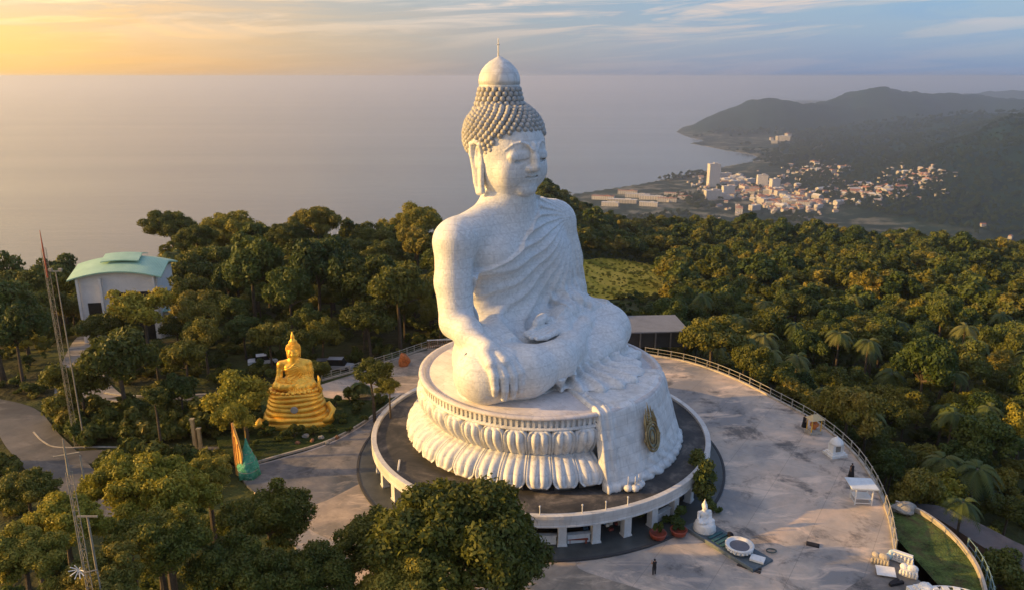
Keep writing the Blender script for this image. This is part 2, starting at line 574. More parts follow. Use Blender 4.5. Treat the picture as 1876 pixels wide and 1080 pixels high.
# ------------------------------------------------------------------ signed distance sculpting
class SDF:
    """field sampled on a grid; statue frame: x = its left, y = its front, z = up"""
    def __init__(self, lo, hi, h):
        self.lo = np.array(lo, float); self.h = h
        self.n = np.ceil((np.array(hi) - self.lo) / h).astype(int) + 1
        self.g = np.full(self.n, 3.0, np.float32)

    def sub(self, lo, hi):
        a = np.clip(np.floor((np.array(lo) - self.lo) / self.h).astype(int), 0, self.n - 1)
        b = np.clip(np.ceil((np.array(hi) - self.lo) / self.h).astype(int) + 1, 1, self.n)
        ax = [(self.lo[i] + self.h * np.arange(a[i], b[i])).astype(np.float32) for i in range(3)]
        return tuple(slice(a[i], b[i]) for i in range(3)), ax[0][:, None, None], ax[1][None, :, None], ax[2][None, None, :]

    def _merge(self, sl, d, k, mode):
        g = self.g[sl]
        if mode == 'sub':
            d = -d
            hh = np.clip(0.5 + 0.5 * (d - g) / k, 0, 1)
            self.g[sl] = g * (1 - hh) + d * hh + k * hh * (1 - hh)
        else:
            hh = np.clip(0.5 + 0.5 * (d - g) / k, 0, 1)
            self.g[sl] = d * (1 - hh) + g * hh - k * hh * (1 - hh)

    def cone(self, a, b, ra, rb, k=0.5, mode='add', flat=None):
        a, b = np.array(a, float), np.array(b, float)
        m = max(ra, rb) + k + 0.5
        sl, X, Y, Z = self.sub(np.minimum(a, b) - m, np.maximum(a, b) + m)
        ab = b - a
        L = float(ab @ ab) + 1e-9
        t = np.clip(((X - a[0]) * ab[0] + (Y - a[1]) * ab[1] + (Z - a[2]) * ab[2]) / L, 0, 1)
        d = np.sqrt((X - a[0] - t * ab[0]) ** 2 + (Y - a[1] - t * ab[1]) ** 2 + (Z - a[2] - t * ab[2]) ** 2) - (ra + (rb - ra) * t)
        self._merge(sl, d, k, mode)

    def chain(self, pts, rs, k=0.5, mode='add'):
        rs = rs if hasattr(rs, '__len__') else [rs] * len(pts)
        for i in range(len(pts) - 1):
            self.cone(pts[i], pts[i + 1], rs[i], rs[i + 1], k, mode)

    def ell(self, c, r, k=0.5, mode='add', rz=0.0, rx=0.0):
        m = max(r) + k + 0.5
        sl, X, Y, Z = self.sub(np.array(c) - m, np.array(c) + m)
        X, Y, Z = X - c[0], Y - c[1], Z - c[2]
        if rz:
            cz, sz = math.cos(rz), math.sin(rz)
            X, Y = X * cz + Y * sz, -X * sz + Y * cz
        if rx:
            cx, sx = math.cos(rx), math.sin(rx)
            Y, Z = Y * cx + Z * sx, -Y * sx + Z * cx
        k0 = np.sqrt((X / r[0]) ** 2 + (Y / r[1]) ** 2 + (Z / r[2]) ** 2)
        k1 = np.sqrt((X / r[0] ** 2) ** 2 + (Y / r[1] ** 2) ** 2 + (Z / r[2] ** 2) ** 2) + 1e-6
        self._merge(sl, k0 * (k0 - 1) / k1, k, mode)

    def mesh(self, name):
        g, h = self.g, self.h
        s = g < 0
        c = np.zeros(tuple(self.n - 1), np.uint8)
        for i in (0, 1):
            for j in (0, 1):
                for k in (0, 1):
                    c += s[i:self.n[0] - 1 + i, j:self.n[1] - 1 + j, k:self.n[2] - 1 + k]
        ci = np.argwhere((c > 0) & (c < 8))
        idx = np.full(c.shape, -1, np.int32)
        idx[ci[:, 0], ci[:, 1], ci[:, 2]] = np.arange(len(ci))
        acc = np.zeros((len(ci), 3)); cnt = np.zeros(len(ci))
        cor = [(i, j, k) for i in (0, 1) for j in (0, 1) for k in (0, 1)]
        val = {q: g[ci[:, 0] + q[0], ci[:, 1] + q[1], ci[:, 2] + q[2]] for q in cor}
        for a in cor:
            for ax in range(3):
                if a[ax] == 0:
                    b = list(a); b[ax] = 1; b = tuple(b)
                    va, vb = val[a], val[b]
                    e = (va < 0) != (vb < 0)
                    t = np.where(e, va / np.where(e, va - vb, 1), 0)
                    p = np.array(a, float)[None, :].repeat(len(ci), 0)
                    p[:, ax] += t
                    acc[e] += p[e]; cnt[e] += 1
        v = self.lo + (ci + acc / cnt[:, None]) * h
        faces = []
        for ax in range(3):
            o = [(1, 2), (2, 0), (0, 1)][ax]
            s0 = [slice(None)] * 3; s1 = [slice(None)] * 3
            s0[ax] = slice(0, self.n[ax] - 1); s1[ax] = slice(1, self.n[ax])
            A, B = s[tuple(s0)], s[tuple(s1)]
            for fl, E in ((0, A & ~B), (1, ~A & B)):
                e = np.argwhere(E)
                e = e[(e[:, o[0]] > 0) & (e[:, o[1]] > 0) & (e[:, o[0]] < self.n[o[0]] - 1) & (e[:, o[1]] < self.n[o[1]] - 1)]
                q = []
                for du, dv in ((1, 1), (0, 1), (0, 0), (1, 0)):
                    ee = e.copy(); ee[:, o[0]] -= du; ee[:, o[1]] -= dv
                    q.append(idx[ee[:, 0], ee[:, 1], ee[:, 2]])
                q = np.stack(q, 1)
                faces.append(q if fl == 0 else q[:, ::-1])
        return fast_mesh(name, v, np.vstack(faces))


def body_field(h):
    S = SDF((-15.2, -12.5, -0.6), (15.2, 13.5, 24.5), h)
    # torso
    S.ell((0, -5.6, 13.6), (7.4, 3.9, 5.6), 0.6)
    S.ell((-3.3, -4.2, 14.2), (3.5, 2.9, 2.9), 1.2)
    S.ell((3.3, -4.2, 14.2), (3.5, 2.9, 2.9), 1.2)
    S.ell((0, -5.6, 7.4), (6.2, 3.6, 6.0), 2.0)
    S.ell((0, -5.2, 3.4), (7.2, 4.6, 4.6), 1.6)
    S.cone((-7.6, -5.5, 16.6), (7.6, -5.5, 16.6), 2.15, 2.15, 1.4)
    for s in (-1, 1):
        S.cone((s * 1.2, -5.8, 19.3), (s * 7.4, -5.5, 17.1), 1.9, 1.7, 1.6)
    S.cone((0, -5.7, 17.0), (0, -5.1, 21.6), 3.4, 3.0, 1.8)
    S.ell((5.6, -4.9, 10.5), (4.2, 3.5, 7.0), 1.2)
    S.ell((6.6, -4.2, 5.2), (3.6, 3.6, 4.4), 1.2)
    # neck creases
    for i, z in enumerate((19.7, 20.5)):
        a = [(3.0 * math.sin(t), -5.3 + 2.95 * math.cos(t), z - 0.25 * math.cos(t)) for t in np.linspace(-1.5, 1.5, 9)]
        pass
    # right arm (bare), reaching down over the knee
    S.ell((-8.9, -5.4, 16.4), (2.45, 2.5, 2.6), 0.8)
    S.chain([(-9.0, -5.4, 16.0), (-9.7, -4.9, 11.8), (-10.3, -3.8, 7.6)], [2.25, 2.1, 1.95], 0.6)
    S.chain([(-10.3, -3.7, 7.5), (-10.9, -1.3, 6.9), (-11.3, 1.0, 6.2)], [2.05, 1.65, 1.18], 0.4)
    #HAND#
    S.ell((4.6, -0.6, 4.6), (4.6, 3.2, 2.0), 0.8)
    # left arm under the robe, forearm into the lap
    S.ell((8.9, -5.4, 16.3), (2.5, 2.5, 2.6), 0.8)
    S.chain([(9.0, -5.4, 16.0), (9.7, -5.0, 11.8), (9.7, -4.2, 7.6)], [2.3, 2.2, 2.2], 0.7)
    S.chain([(9.6, -4.0, 7.2), (6.6, -0.9, 6.2), (3.4, 0.9, 5.6)], [2.2, 1.7, 1.15], 0.7)
    S.ell((9.3, -4.6, 9.5), (2.3, 2.3, 6.5), 1.0)
    S.cone((9.6,-4.4,6.5),(10.2,-3.2,3.5),2.0,2.6,1.0)
    # legs
    for s in (-1, 1):
        S.chain([(s * 4.6, -4.2, 2.9), (s * 8.2, -1.4, 3.1), (s * 11.0, 1.0, 3.0)], [3.9, 3.55, 3.0], 1.2)
        S.ell((s * 11.2, 1.4, 2.7), (3.2, 3.3, 2.9), 1.0)
    S.chain([(-11.0, 2.0, 2.7), (-7.6, 4.6, 2.9), (-3.6, 5.3, 3.1), (0.3, 4.3, 3.5), (3.2, 3.2, 4.2)], [3.0, 2.75, 2.3, 1.8, 1.25], 0.9)
    S.ell((-7.0, 2.0, 2.6), (4.0, 3.8, 2.6), 1.4)
    S.chain([(11.0, 2.0, 2.5), (7.6, 4.2, 2.1), (3.6, 5.0, 1.6), (0, 5.0, 1.2)], [2.85, 2.4, 1.8, 1.2], 0.9)
    S.ell((6.5, 1.6, 2.6), (4.4, 3.6, 2.6), 1.4)
    S.ell((0, 0.5, 2.4), (5.0, 4.0, 2.6), 1.4)
    # right foot resting sole-up on the left thigh
    S.chain([(3.0, 3.1, 4.2), (5.2, 2.7, 5.0), (6.6, 2.3, 5.0)], [1.2, 0.95, 0.75], 0.35)
    # left hand, palm up in the lap
    S.ell((0.4, 2.2, 5.55), (2.1, 1.45, 0.50), 0.30)
    S.cone((2.0, 1.6, 5.7), (4.6, 0.3, 6.0), 1.0, 1.4, 0.5)
    for i in range(4):
        y = 2.6 - 0.62 * i
        y += 0.55; S.chain([(-0.9, y, 5.6), (-2.8, y + 0.05, 5.4 + 0.07 * i), (-4.5 + 0.25 * abs(i - 1), y - 0.1, 5.6)], [0.42, 0.38, 0.28], 0.1)
    S.chain([(1.2, 1.0, 5.9), (-0.4, 0.8, 6.5), (-2.2, 1.2, 6.6)], [0.42, 0.36, 0.28], 0.12)
    # hem line across the shins, carved crease between the legs
    # right hand over the shin: back of the hand, four fingers and the thumb
    S.chain([(-11.3, 1.0, 6.25), (-11.6, 2.5, 5.95)], [1.15, 1.15], 0.15)
    S.chain([(-12.15, 2.6, 5.8), (-12.7, 4.0, 5.0)], [0.85, 0.72], 0.25)
    S.chain([(-11.3, 2.6, 5.9), (-11.4, 4.6, 5.1)], [0.95, 0.80], 0.3)
    S.chain([(-10.7, 2.4, 5.8), (-10.4, 4.6, 5.1)], [0.80, 0.66], 0.3)
    for p in (((-12.75, 4.0, 5.0), (-13.0, 4.75, 3.9), (-13.05, 4.95, 2.7), (-12.9, 4.75, 1.9)),
              ((-12.0, 4.5, 5.0), (-12.15, 5.4, 3.8), (-12.2, 5.55, 2.4), (-12.1, 5.3, 1.3)),
              ((-11.1, 4.8, 5.0), (-11.2, 5.75, 3.8), (-11.2, 5.9, 2.4), (-11.15, 5.7, 1.35)),
              ((-10.35, 4.8, 5.0), (-10.25, 5.85, 3.9), (-10.2, 6.0, 2.7), (-10.2, 5.9, 1.8))):
        S.chain(p, [0.56, 0.52, 0.45, 0.34], 0.08)
    S.chain([(-10.2, 2.6, 5.7), (-9.4, 4.0, 5.2), (-9.1, 5.2, 4.2), (-9.15, 5.6, 3.4)], [0.72, 0.62, 0.50, 0.36], 0.12)
    # cloth spread out in front of the crossed legs
    S.ell((2.6, 6.6, 0.35), (6.4, 4.9, 0.95), 0.5)
    S.ell((7.6, 5.3, 0.5), (4.6, 2.6, 0.8), 0.5)
    S.ell((0.0, 0.0, -0.1), (12.9, 6.2, 0.5), 0.4)

    # ---- robe: thickness and fan of folds running from the left shoulder
    sl, X, Y, Z = S.sub((-8.2, -12, 2.0), (12.5, 1.5, 20.3))
    # neckline: falls from the left of the neck to the right armpit
    edge = 20.2 + (X - 3.4) * 0.86
    edge = np.where(X < -2.6, 15.0 + (X + 2.6) * 0.42, edge)
    edge = np.where(X > 3.4, 20.2 + (X - 3.4) * 6.0, edge) + 0 * Y
    e = Z - edge
    robe = np.clip(-e / 0.25, 0, 1)
    hem = np.exp(-(np.minimum(np.abs(e + 0.3), 3) / 0.26) ** 2)
    ang = np.arctan2(17.2 - Z, 9.6 - X)        # 0 = towards the right, pi/2 = down
    rad = np.hypot(17.2 - Z, 9.6 - X)
    ph = ang * 40.0 + 1.1 * np.sin(rad * 0.45) + 0.35 * np.sin(rad * 1.1 + ang * 5)
    rid = (0.5 + 0.5 * np.cos(ph)) ** 2.2
    front = np.clip((Y + 7.5) / 1.5, 0, 1) * 0.75 + 0.25
    low = np.clip((Z - 2.5) / 2.0, 0, 1)
    amp = (0.34 * np.clip((rad - 0.5) / 7, 0.25, 1.0))
    S.g[sl] -= (robe * (0.10 + amp * rid * front + 0.26 * hem) * low).astype(np.float32)
    # folds of the drape in front and on the lap
    sl, X, Y, Z = S.sub((-5.5, 4.6, -0.4), (13, 13.4, 1.9))
    a = np.arctan2(X - 1.0, Y - 1.5)
    S.g[sl] -= (0.30 * np.cos(a * 24) * np.clip((Y - 4.8) / 2.0, 0, 1)).astype(np.float32)
    # folds under the left forearm
    sl, X, Y, Z = S.sub((3.5, -4, 3.2), (12.5, 3.0, 9.5))
    S.g[sl] -= (0.2 * np.cos((X * 0.8 + Z * 1.5 + Y * .3) * 2.2) * np.clip((Z - 3.4) / 1.5, 0, 1) * np.clip((9.5 - Z) / 2, 0, 1) * np.clip((11.6 - X) / 2, 0, 1) * np.clip((2.6 - Y) / 1.5, 0, 1)).astype(np.float32)
    # waist sash edge
    a = [(6.3 * math.sin(t), -5.2 + 4.9 * math.cos(t), 4.6 + 0.25 * math.cos(2 * t)) for t in np.linspace(-1.35, 1.35, 13)]
    S.chain(a, 0.22, 0.2)
    # hems over the knees
    for s in (-1,):
        a = [(s * (11.0 + 3.35 * math.cos(t)) + 0.4, 0.2 + 0.5 * math.sin(t), 2.9 + 3.25 * math.sin(t)) for t in np.linspace(-0.9, 1.7, 10)]
        S.chain(a, 0.16, 0.12, 'sub')
    a = [(-9.0, 5.6, 0.5), (-5.6, 7.0, 1.0), (-2.2, 6.9, 2.2), (-0.4, 5.7, 3.4), (-0.4, 4.3, 4.9)]
    S.chain(a, 0.14, 0.14, 'sub')
    return S


def head_field(h):
    S = SDF((-5.6, -12, 18.8), (5.6, 1.0, 33.0), h)
    S.cone((0, -5.6, 18.4), (0, -5.1, 22.5), 2.8, 2.7, 0.6)
    S.ell((0, -5.2, 26.2), (4.15, 4.35, 5.0), 0.6)
    S.ell((0, -4.65, 23.5), (3.65, 3.45, 3.0), 1.2)
    S.ell((0, -6.4, 27.4), (4.15, 4.3, 3.9), 0.8)
    for s in (-1, 1):
        S.ell((s * 1.95, -2.75, 23.8), (1.5, 1.15, 1.5), 0.9)
    S.ell((0, -1.95, 21.7), (1.3, 0.7, 0.75), 0.6)

    def F(l, z):
        q = 1 - (l / 4.15) ** 2 - ((z - 26.2) / 5.0) ** 2
        return -5.2 + 4.35 * math.sqrt(max(q, 0.02))
    # lowered lids, dark slit, arched brow
    for s in (-1, 1):
        S.ell((s * 1.65, F(1.65, 26.4) + 0.88, 26.45), (1.15, 0.85, 0.42), 0.30, 'sub')
        S.ell((s * 1.62, F(1.62, 25.65) - 0.60, 25.62), (1.28, 0.64, 0.78), 0.30)
        a = [(s * x, F(x, z) + d, z) for x, z, d in ((0.66, 25.36, 0.05), (1.0, 25.14, 0.06), (1.55, 25.03, 0.05), (2.1, 25.12, 0.04), (2.75, 25.42, 0.02))]
        S.chain(a, [0.13, 0.20, 0.23, 0.20, 0.13], 0.03, 'sub')
        a = [(s * x, F(x, z) + d, z) for x, z, d in ((0.42, 26.35, 0.26), (0.80, 26.95, 0.08), (1.6, 27.25, 0.0), (2.4, 27.0, -0.02), (3.1, 26.3, -0.02))]
        S.chain(a, [0.13, 0.14, 0.13, 0.11, 0.07], 0.12)
        # nostril wing
        S.ell((s * 0.55, F(0.5, 24.2) + 0.36, 24.22), (0.46, 0.48, 0.36), 0.2)
    S.chain([(0, F(0, 26.8) + 0.05, 26.9), (0, F(0, 25.4) + 0.35, 25.4), (0, F(0, 24.5) + 0.7, 24.45)], [0.30, 0.40, 0.50], 0.35)
    S.ell((0, F(0, 24.4) + 0.6, 24.3), (0.52, 0.5, 0.38), 0.2)
    for s in (-1, 1):
        S.ell((s * 0.30, F(0, 24.0) + 0.62, 23.96), (0.18, 0.26, 0.16), 0.05, 'sub')
    # lips with upturned corners
    for z0, r in ((23.42, 0.22), (22.95, 0.26)):
        a = [(x, F(x, z0) + 0.42 - 0.10 * x * x, z0 + 0.16 * x * x) for x in (-1.35, -0.8, -0.3, 0, 0.3, 0.8, 1.35)]
        S.chain(a, [r * .45, r * .9, r, r * .85, r, r * .9, r * .45], 0.12)
    a = [(x, F(x, 23.2) + 0.62 - 0.10 * x * x, 23.19 + 0.18 * x * x) for x in (-1.5, -0.8, 0, 0.8, 1.5)]
    S.chain(a, 0.13, 0.04, 'sub')
    return S


def ear_field(s, h):
    c = 4.25 * s
    S = SDF((min(c - 1.4, c + 1.4), -7.6, 20.2), (max(c - 1.4, c + 1.4), -3.9, 28.2), h)
    x = s * 4.2
    outer = [(x, -5.2, 26.1), (x + s * .25, -5.1, 26.9), (x + s * .35, -5.7, 27.3), (x + s * .4, -6.45, 26.9), (x + s * .35, -6.6, 25.8), (x + s * .15, -6.35, 24.4), (x, -6.2, 22.6), (x - s * .15, -5.85, 21.4), (x - s * .15, -5.3, 21.5), (x, -5.2, 23.0), (x, -5.15, 24.6)]
    S.chain(outer, [0.3, 0.3, 0.33, 0.33, 0.32, 0.34, 0.36, 0.4, 0.34, 0.3, 0.28], 0.12)
    S.ell((x - s * 0.05, -5.8, 24.4), (0.33, 0.85, 3.3), 0.2)
    S.ell((x + s * 0.35, -5.6, 25.9), (0.35, 0.38, 0.6), 0.1, 'sub')
    S.cone((x + s * 0.35, -5.7, 24.0), (x + s * 0.3, -5.65, 22.1), 0.22, 0.16, 0.08, 'sub')
    return S


def curls_mesh(big=True, seg=9, rings=6):
    """spiral curls set in rows over the skull and the ushnisha"""
    b = MB()
    cx, cy, cz = 0, -6.3, 27.7
    rx, ry, rz = 4.45, 4.5, 3.95
    rr = random.Random(3)
    rows = 15
    for i in range(rows + 1):
        th = R(28 + i * 6.1)       # from the crown down
        ring_r = math.sin(th)
        n = max(6, int(2 * PI * ring_r * 4.5 / 0.70))
        for k in range(n):
            a = 2 * PI * (k + 0.5 * (i % 2)) / n
            # tilt the rows forward so they run parallel to the hairline
            p = Vector((ring_r * math.sin(a), ring_r * math.cos(a), math.cos(th)))
            p = Matrix.Rotation(R(-14), 3, 'X') @ p
            q = Vector((cx + p.x * rx, cy + p.y * ry, cz + p.z * rz))
            hair = 28.35 + 0.42 * (q.y + 1.6)
            if abs(q.x) > 3.3 and -5.6 < q.y < -3.6: hair -= 1.3
            if q.z < hair + 0.05 or q.z < 22.6: continue
            if abs(q.x) > 3.6 and -7.0 < q.y < -4.9 and q.z < 26.9: continue
            s = 0.365 * rr.uniform(0.92, 1.06)
            nrm = Vector((p.x / rx, p.y / ry, p.z / rz)).normalized()
            rot = nrm.to_track_quat('Z', 'Y').to_matrix()
            b.ball(q + nrm * (0.10 + 0.28 * max(0, min(1, (q.y + 4.5) / 2.5))), (s, s, s * 1.15), seg, rings, rot)
    for i, (z, r) in enumerate(((30.7, 2.95), (31.3, 2.72), (31.85, 2.55), (32.4, 2.42), (32.9, 2.3))):
        n = int(2 * PI * r / 0.72)
        for k in range(n):
            a = 2 * PI * (k + 0.5 * (i % 2)) / n
            b.ball((r * math.sin(a), -6.95 + r * math.cos(a), z), (0.36, 0.36, 0.38), seg, rings)
    return b


def skull_hair():
    b = MB()
    b.lathe([(2.95, 30.0), (2.85, 30.7), (2.5, 31.6), (2.25, 32.4), (2.1, 33.1), (0, 33.15)], 32, (0, -6.95, 0))
    return b


def finial():
    prof = [(0.0, 33.0), (2.28, 33.05), (2.40, 33.15), (2.40, 33.4), (2.34, 33.46), (2.44, 33.52), (2.46, 33.95), (2.36, 34.5), (2.08, 35.1), (1.66, 35.6), (1.15, 36.05), (0.62, 36.35), (0.24, 36.58), (0.0, 36.68)]
    return MB().lathe(prof, 48, (0, -6.95, 0))


def marble(name, tile=1.1, tint=(0.77, 0.77, 0.75), stain=(0.40, 0.39, 0.37), st=0.35, tiles=True, bdist=0.06, spec=0.35):
    m, w = mat_tools(name)
    tc = w.n('ShaderNodeTexCoord').outputs['Object']
    sp = w.n('ShaderNodeSeparateXYZ', ins={0: tc})
    # small marble mosaic: cells differ a little in tone; courses of joints every metre
    vor = w.n('ShaderNodeTexVoronoi', ins={'Vector': tc, 'Scale': tile, 'Randomness': 0.6}, distance='CHEBYCHEV')
    cell = w.n('ShaderNodeSeparateColor', ins={0: vor.outputs['Color']}).outputs[0]
    n1 = w.noise(tc, 0.35, 7, 0.65)
    mp = w.n('ShaderNodeMapping', ins={'Vector': tc, 'Scale': (1.6, 1.6, 0.22)}).outputs[0]
    n2 = w.noise(mp, 0.9, 6, 0.7, 0.5)
    jz = w.math('LESS_THAN', w.math('FRACT', w.math('MULTIPLY', sp.outputs[2], 0.95)), 0.10)
    row = w.math('MULTIPLY', w.math('FLOOR', w.math('MULTIPLY', sp.outputs[2], 0.95)), 0.5)
    hx = w.math('ADD', w.math('MULTIPLY', sp.outputs[0], 0.80), w.math('MULTIPLY', sp.outputs[1], 0.55))
    jx = w.math('LESS_THAN', w.math('FRACT', w.math('ADD', hx, row)), 0.08)
    joint = w.math('MAXIMUM', jz, jx)
    base = w.mix(w.math('MULTIPLY', cell, 0.5), tint, tuple(k * 0.62 for k in tint))
    base = w.mix(w.math('MULTIPLY', joint, 0.16), base, tuple(k * 0.6 for k in stain))
    base = w.mix(w.ramp(n1, [(0.45, 0), (0.75, st * 0.8)]), base, stain)
    base = w.mix(w.ramp(n2, [(0.54, 0), (0.74, st * 1.3)]), base, stain)
    h = w.math('ADD', w.math('MULTIPLY', w.ramp(vor.outputs['Distance'], [(0.3, 1), (0.55, 0)]), 0.6), w.math('ADD', w.math('MULTIPLY', joint, -0.25), w.math('MULTIPLY', n2, 0.4)))
    finish(w, base, 0.48, h, 0.38, bdist, spec=spec)
    return m


M = {}
M['marble'] = marble('white_marble_mosaic', 4.0, st=0.22)
M['hair'] = marble('curl_stone', 1.5, (0.48, 0.47, 0.44), (0.22, 0.21, 0.19), 0.5)
M['ped'] = marble('pedestal_marble', 1.3, (0.76, 0.76, 0.74), (0.33, 0.32, 0.30), 0.55)

THETA = 47.0
SEAT = Vector((3.5, 88.0, 11.6))


def build_statue():
    root = empty('seated_statue', SEAT, R(THETA - 180 + 180), 'colossal white marble seated figure with curled hair, on the big lotus pedestal', 'statue')
    # statue frame: x = left (cos th, sin th), y = front (sin th, -cos th) is a mirrored frame, so meshes are mirrored in x
    def flip(me):
        n = len(me.vertices)
        a = np.empty(n * 3, np.float32); me.vertices.foreach_get('co', a)
        a = a.reshape(-1, 3); a[:, 1] *= -1
        me.vertices.foreach_set('co', a.ravel())
        me.flip_normals()
        me.update()
        return me
    body = link('body', flip(body_field(0.11).mesh('body')), M['marble'], root, True)
    head = link('head', flip(head_field(0.075).mesh('head')), M['marble'], root, True)
    for s in (-1, 1):
        link('ear', flip(ear_field(s, 0.08).mesh('ear')), M['marble'], head, True)
    # the head looks a few degrees further toward the plaza than the body
    dq = Matrix.Rotation(R(-6.5), 4, 'Z')
    piv = Vector((0, 5.6, 0))
    head.matrix_local = Matrix.Translation(piv) @ dq @ Matrix.Translation(-piv)
    b = curls_mesh()
    o = b.build('curled_hair', M['hair'], head, True); flip(o.data)
    o = skull_hair().build('topknot', M['hair'], head, True); flip(o.data)
    o = finial().build('finial', M['ped'], head, True); flip(o.data)
    o = MB().tube([(0, -6.95, 36.5), (0, -6.95, 38.6)], [0.07, 0.04], 6).tube([(-.25, -6.95, 37.9), (.25, -6.95, 37.9)], 0.03, 5).build('lightning_rod', simple_mat('rod_metal', (0.25, 0.25, 0.26), 0.4, metal=0.8), root); flip(o.data)
    return root


buddha = build_statue()
# ------------------------------------------------------------------ lotus pedestal (angles: 0 = toward the camera, + to the right)
DECK = 3.6
M['gold_trim'] = simple_mat('weathered_gilding', (0.36, 0.27, 0.13), 0.4, 0.4, 1.5, metal=0.55)
M['dark_plinth'] = simple_mat('plinth_concrete', (0.19, 0.17, 0.15), 0.9, 0.4, 0.6, dirt=(0.06, 0.06, 0.06))
M['black'] = simple_mat('dark_opening', (0.012, 0.012, 0.014), 0.9, 0.1)
PA0, PA1 = 21.8, 84.0            # the plain front apron between these angles


def pol(r, a, z):
    return Vector((r * math.sin(R(a)), -r * math.cos(R(a)), z))


def petal_mesh(kind, a_half=5.35):
    """one double-lobed lotus petal around angle 0, in pedestal coordinates"""
    nu, nv = 21, 19
    V, Fc = [], []
    for j in range(nv):
        v = j / (nv - 1)                      # 0 at the waist, 1 at the tip
        wv = max(0.0, 1 - (max(0.0, v - 0.70) / 0.30) ** 2.4) ** 0.5
        wv = max(wv, 0.05)
        for i in range(nu):
            u = -1 + 2 * i / (nu - 1)
            ang = a_half * u * wv
            if kind == 'low':
                z = 3.35 - 2.75 * (0.42 * v + 0.58 * (1 - math.cos(PI / 2 * v)))
                rr = 13.7 + 2.45 * math.sin(PI / 2 * v) ** 1.15
                belly = 0.50 * math.sin(PI * min(v * 0.95, 1))
                rr += 0.12 * math.sin(PI * v)
            else:
                z = 3.35 + 3.35 * v
                rr = 13.7 + 1.0 * math.sin(PI / 2 * min(1, v * 1.15)) - 0.25 * max(0, v - 0.8) / 0.2
                belly = 0.45 * math.sin(PI * min(v * 0.95, 1))
            # cross-section: raised rim, groove, two swollen lobes with a seam
            au = abs(u)
            prof = (1 - au ** 2) ** 0.5 * belly
            rim = math.exp(-((au - 0.88) / 0.09) ** 2) * 0.20 + math.exp(-((v - 0.93) / 0.05) ** 2) * 0.18 * (au < 0.95)
            groove = -0.22 * math.exp(-((au - 0.70) / 0.09) ** 2) * (v < 0.86)
            seam = -0.24 * math.exp(-(u / 0.08) ** 2) * min(1, v * 5) * (v < 0.84)
            inner = 0.18 * math.exp(-((au - 0.36) / 0.22) ** 2) * (v < 0.9)
            fall = -0.55 * (au > 0.985) - 0.5 * (v > 0.99)
            rr2 = rr + prof + rim + groove + seam + inner + fall
            V.append(tuple(pol(rr2, ang, z)))
    for j in range(nv - 1):
        for i in range(nu - 1):
            a = j * nu + i
            f = (a, a + 1, a + 1 + nu, a + nu)
            Fc.append(f[::-1] if kind == 'up' else f)
    # closed back
    n = len(V)
    V += [tuple(pol(13.2, t, z)) for z in ((3.35, 0.9) if kind == 'low' else (3.35, 6.6)) for t in (-a_half, a_half)]
    return V, Fc


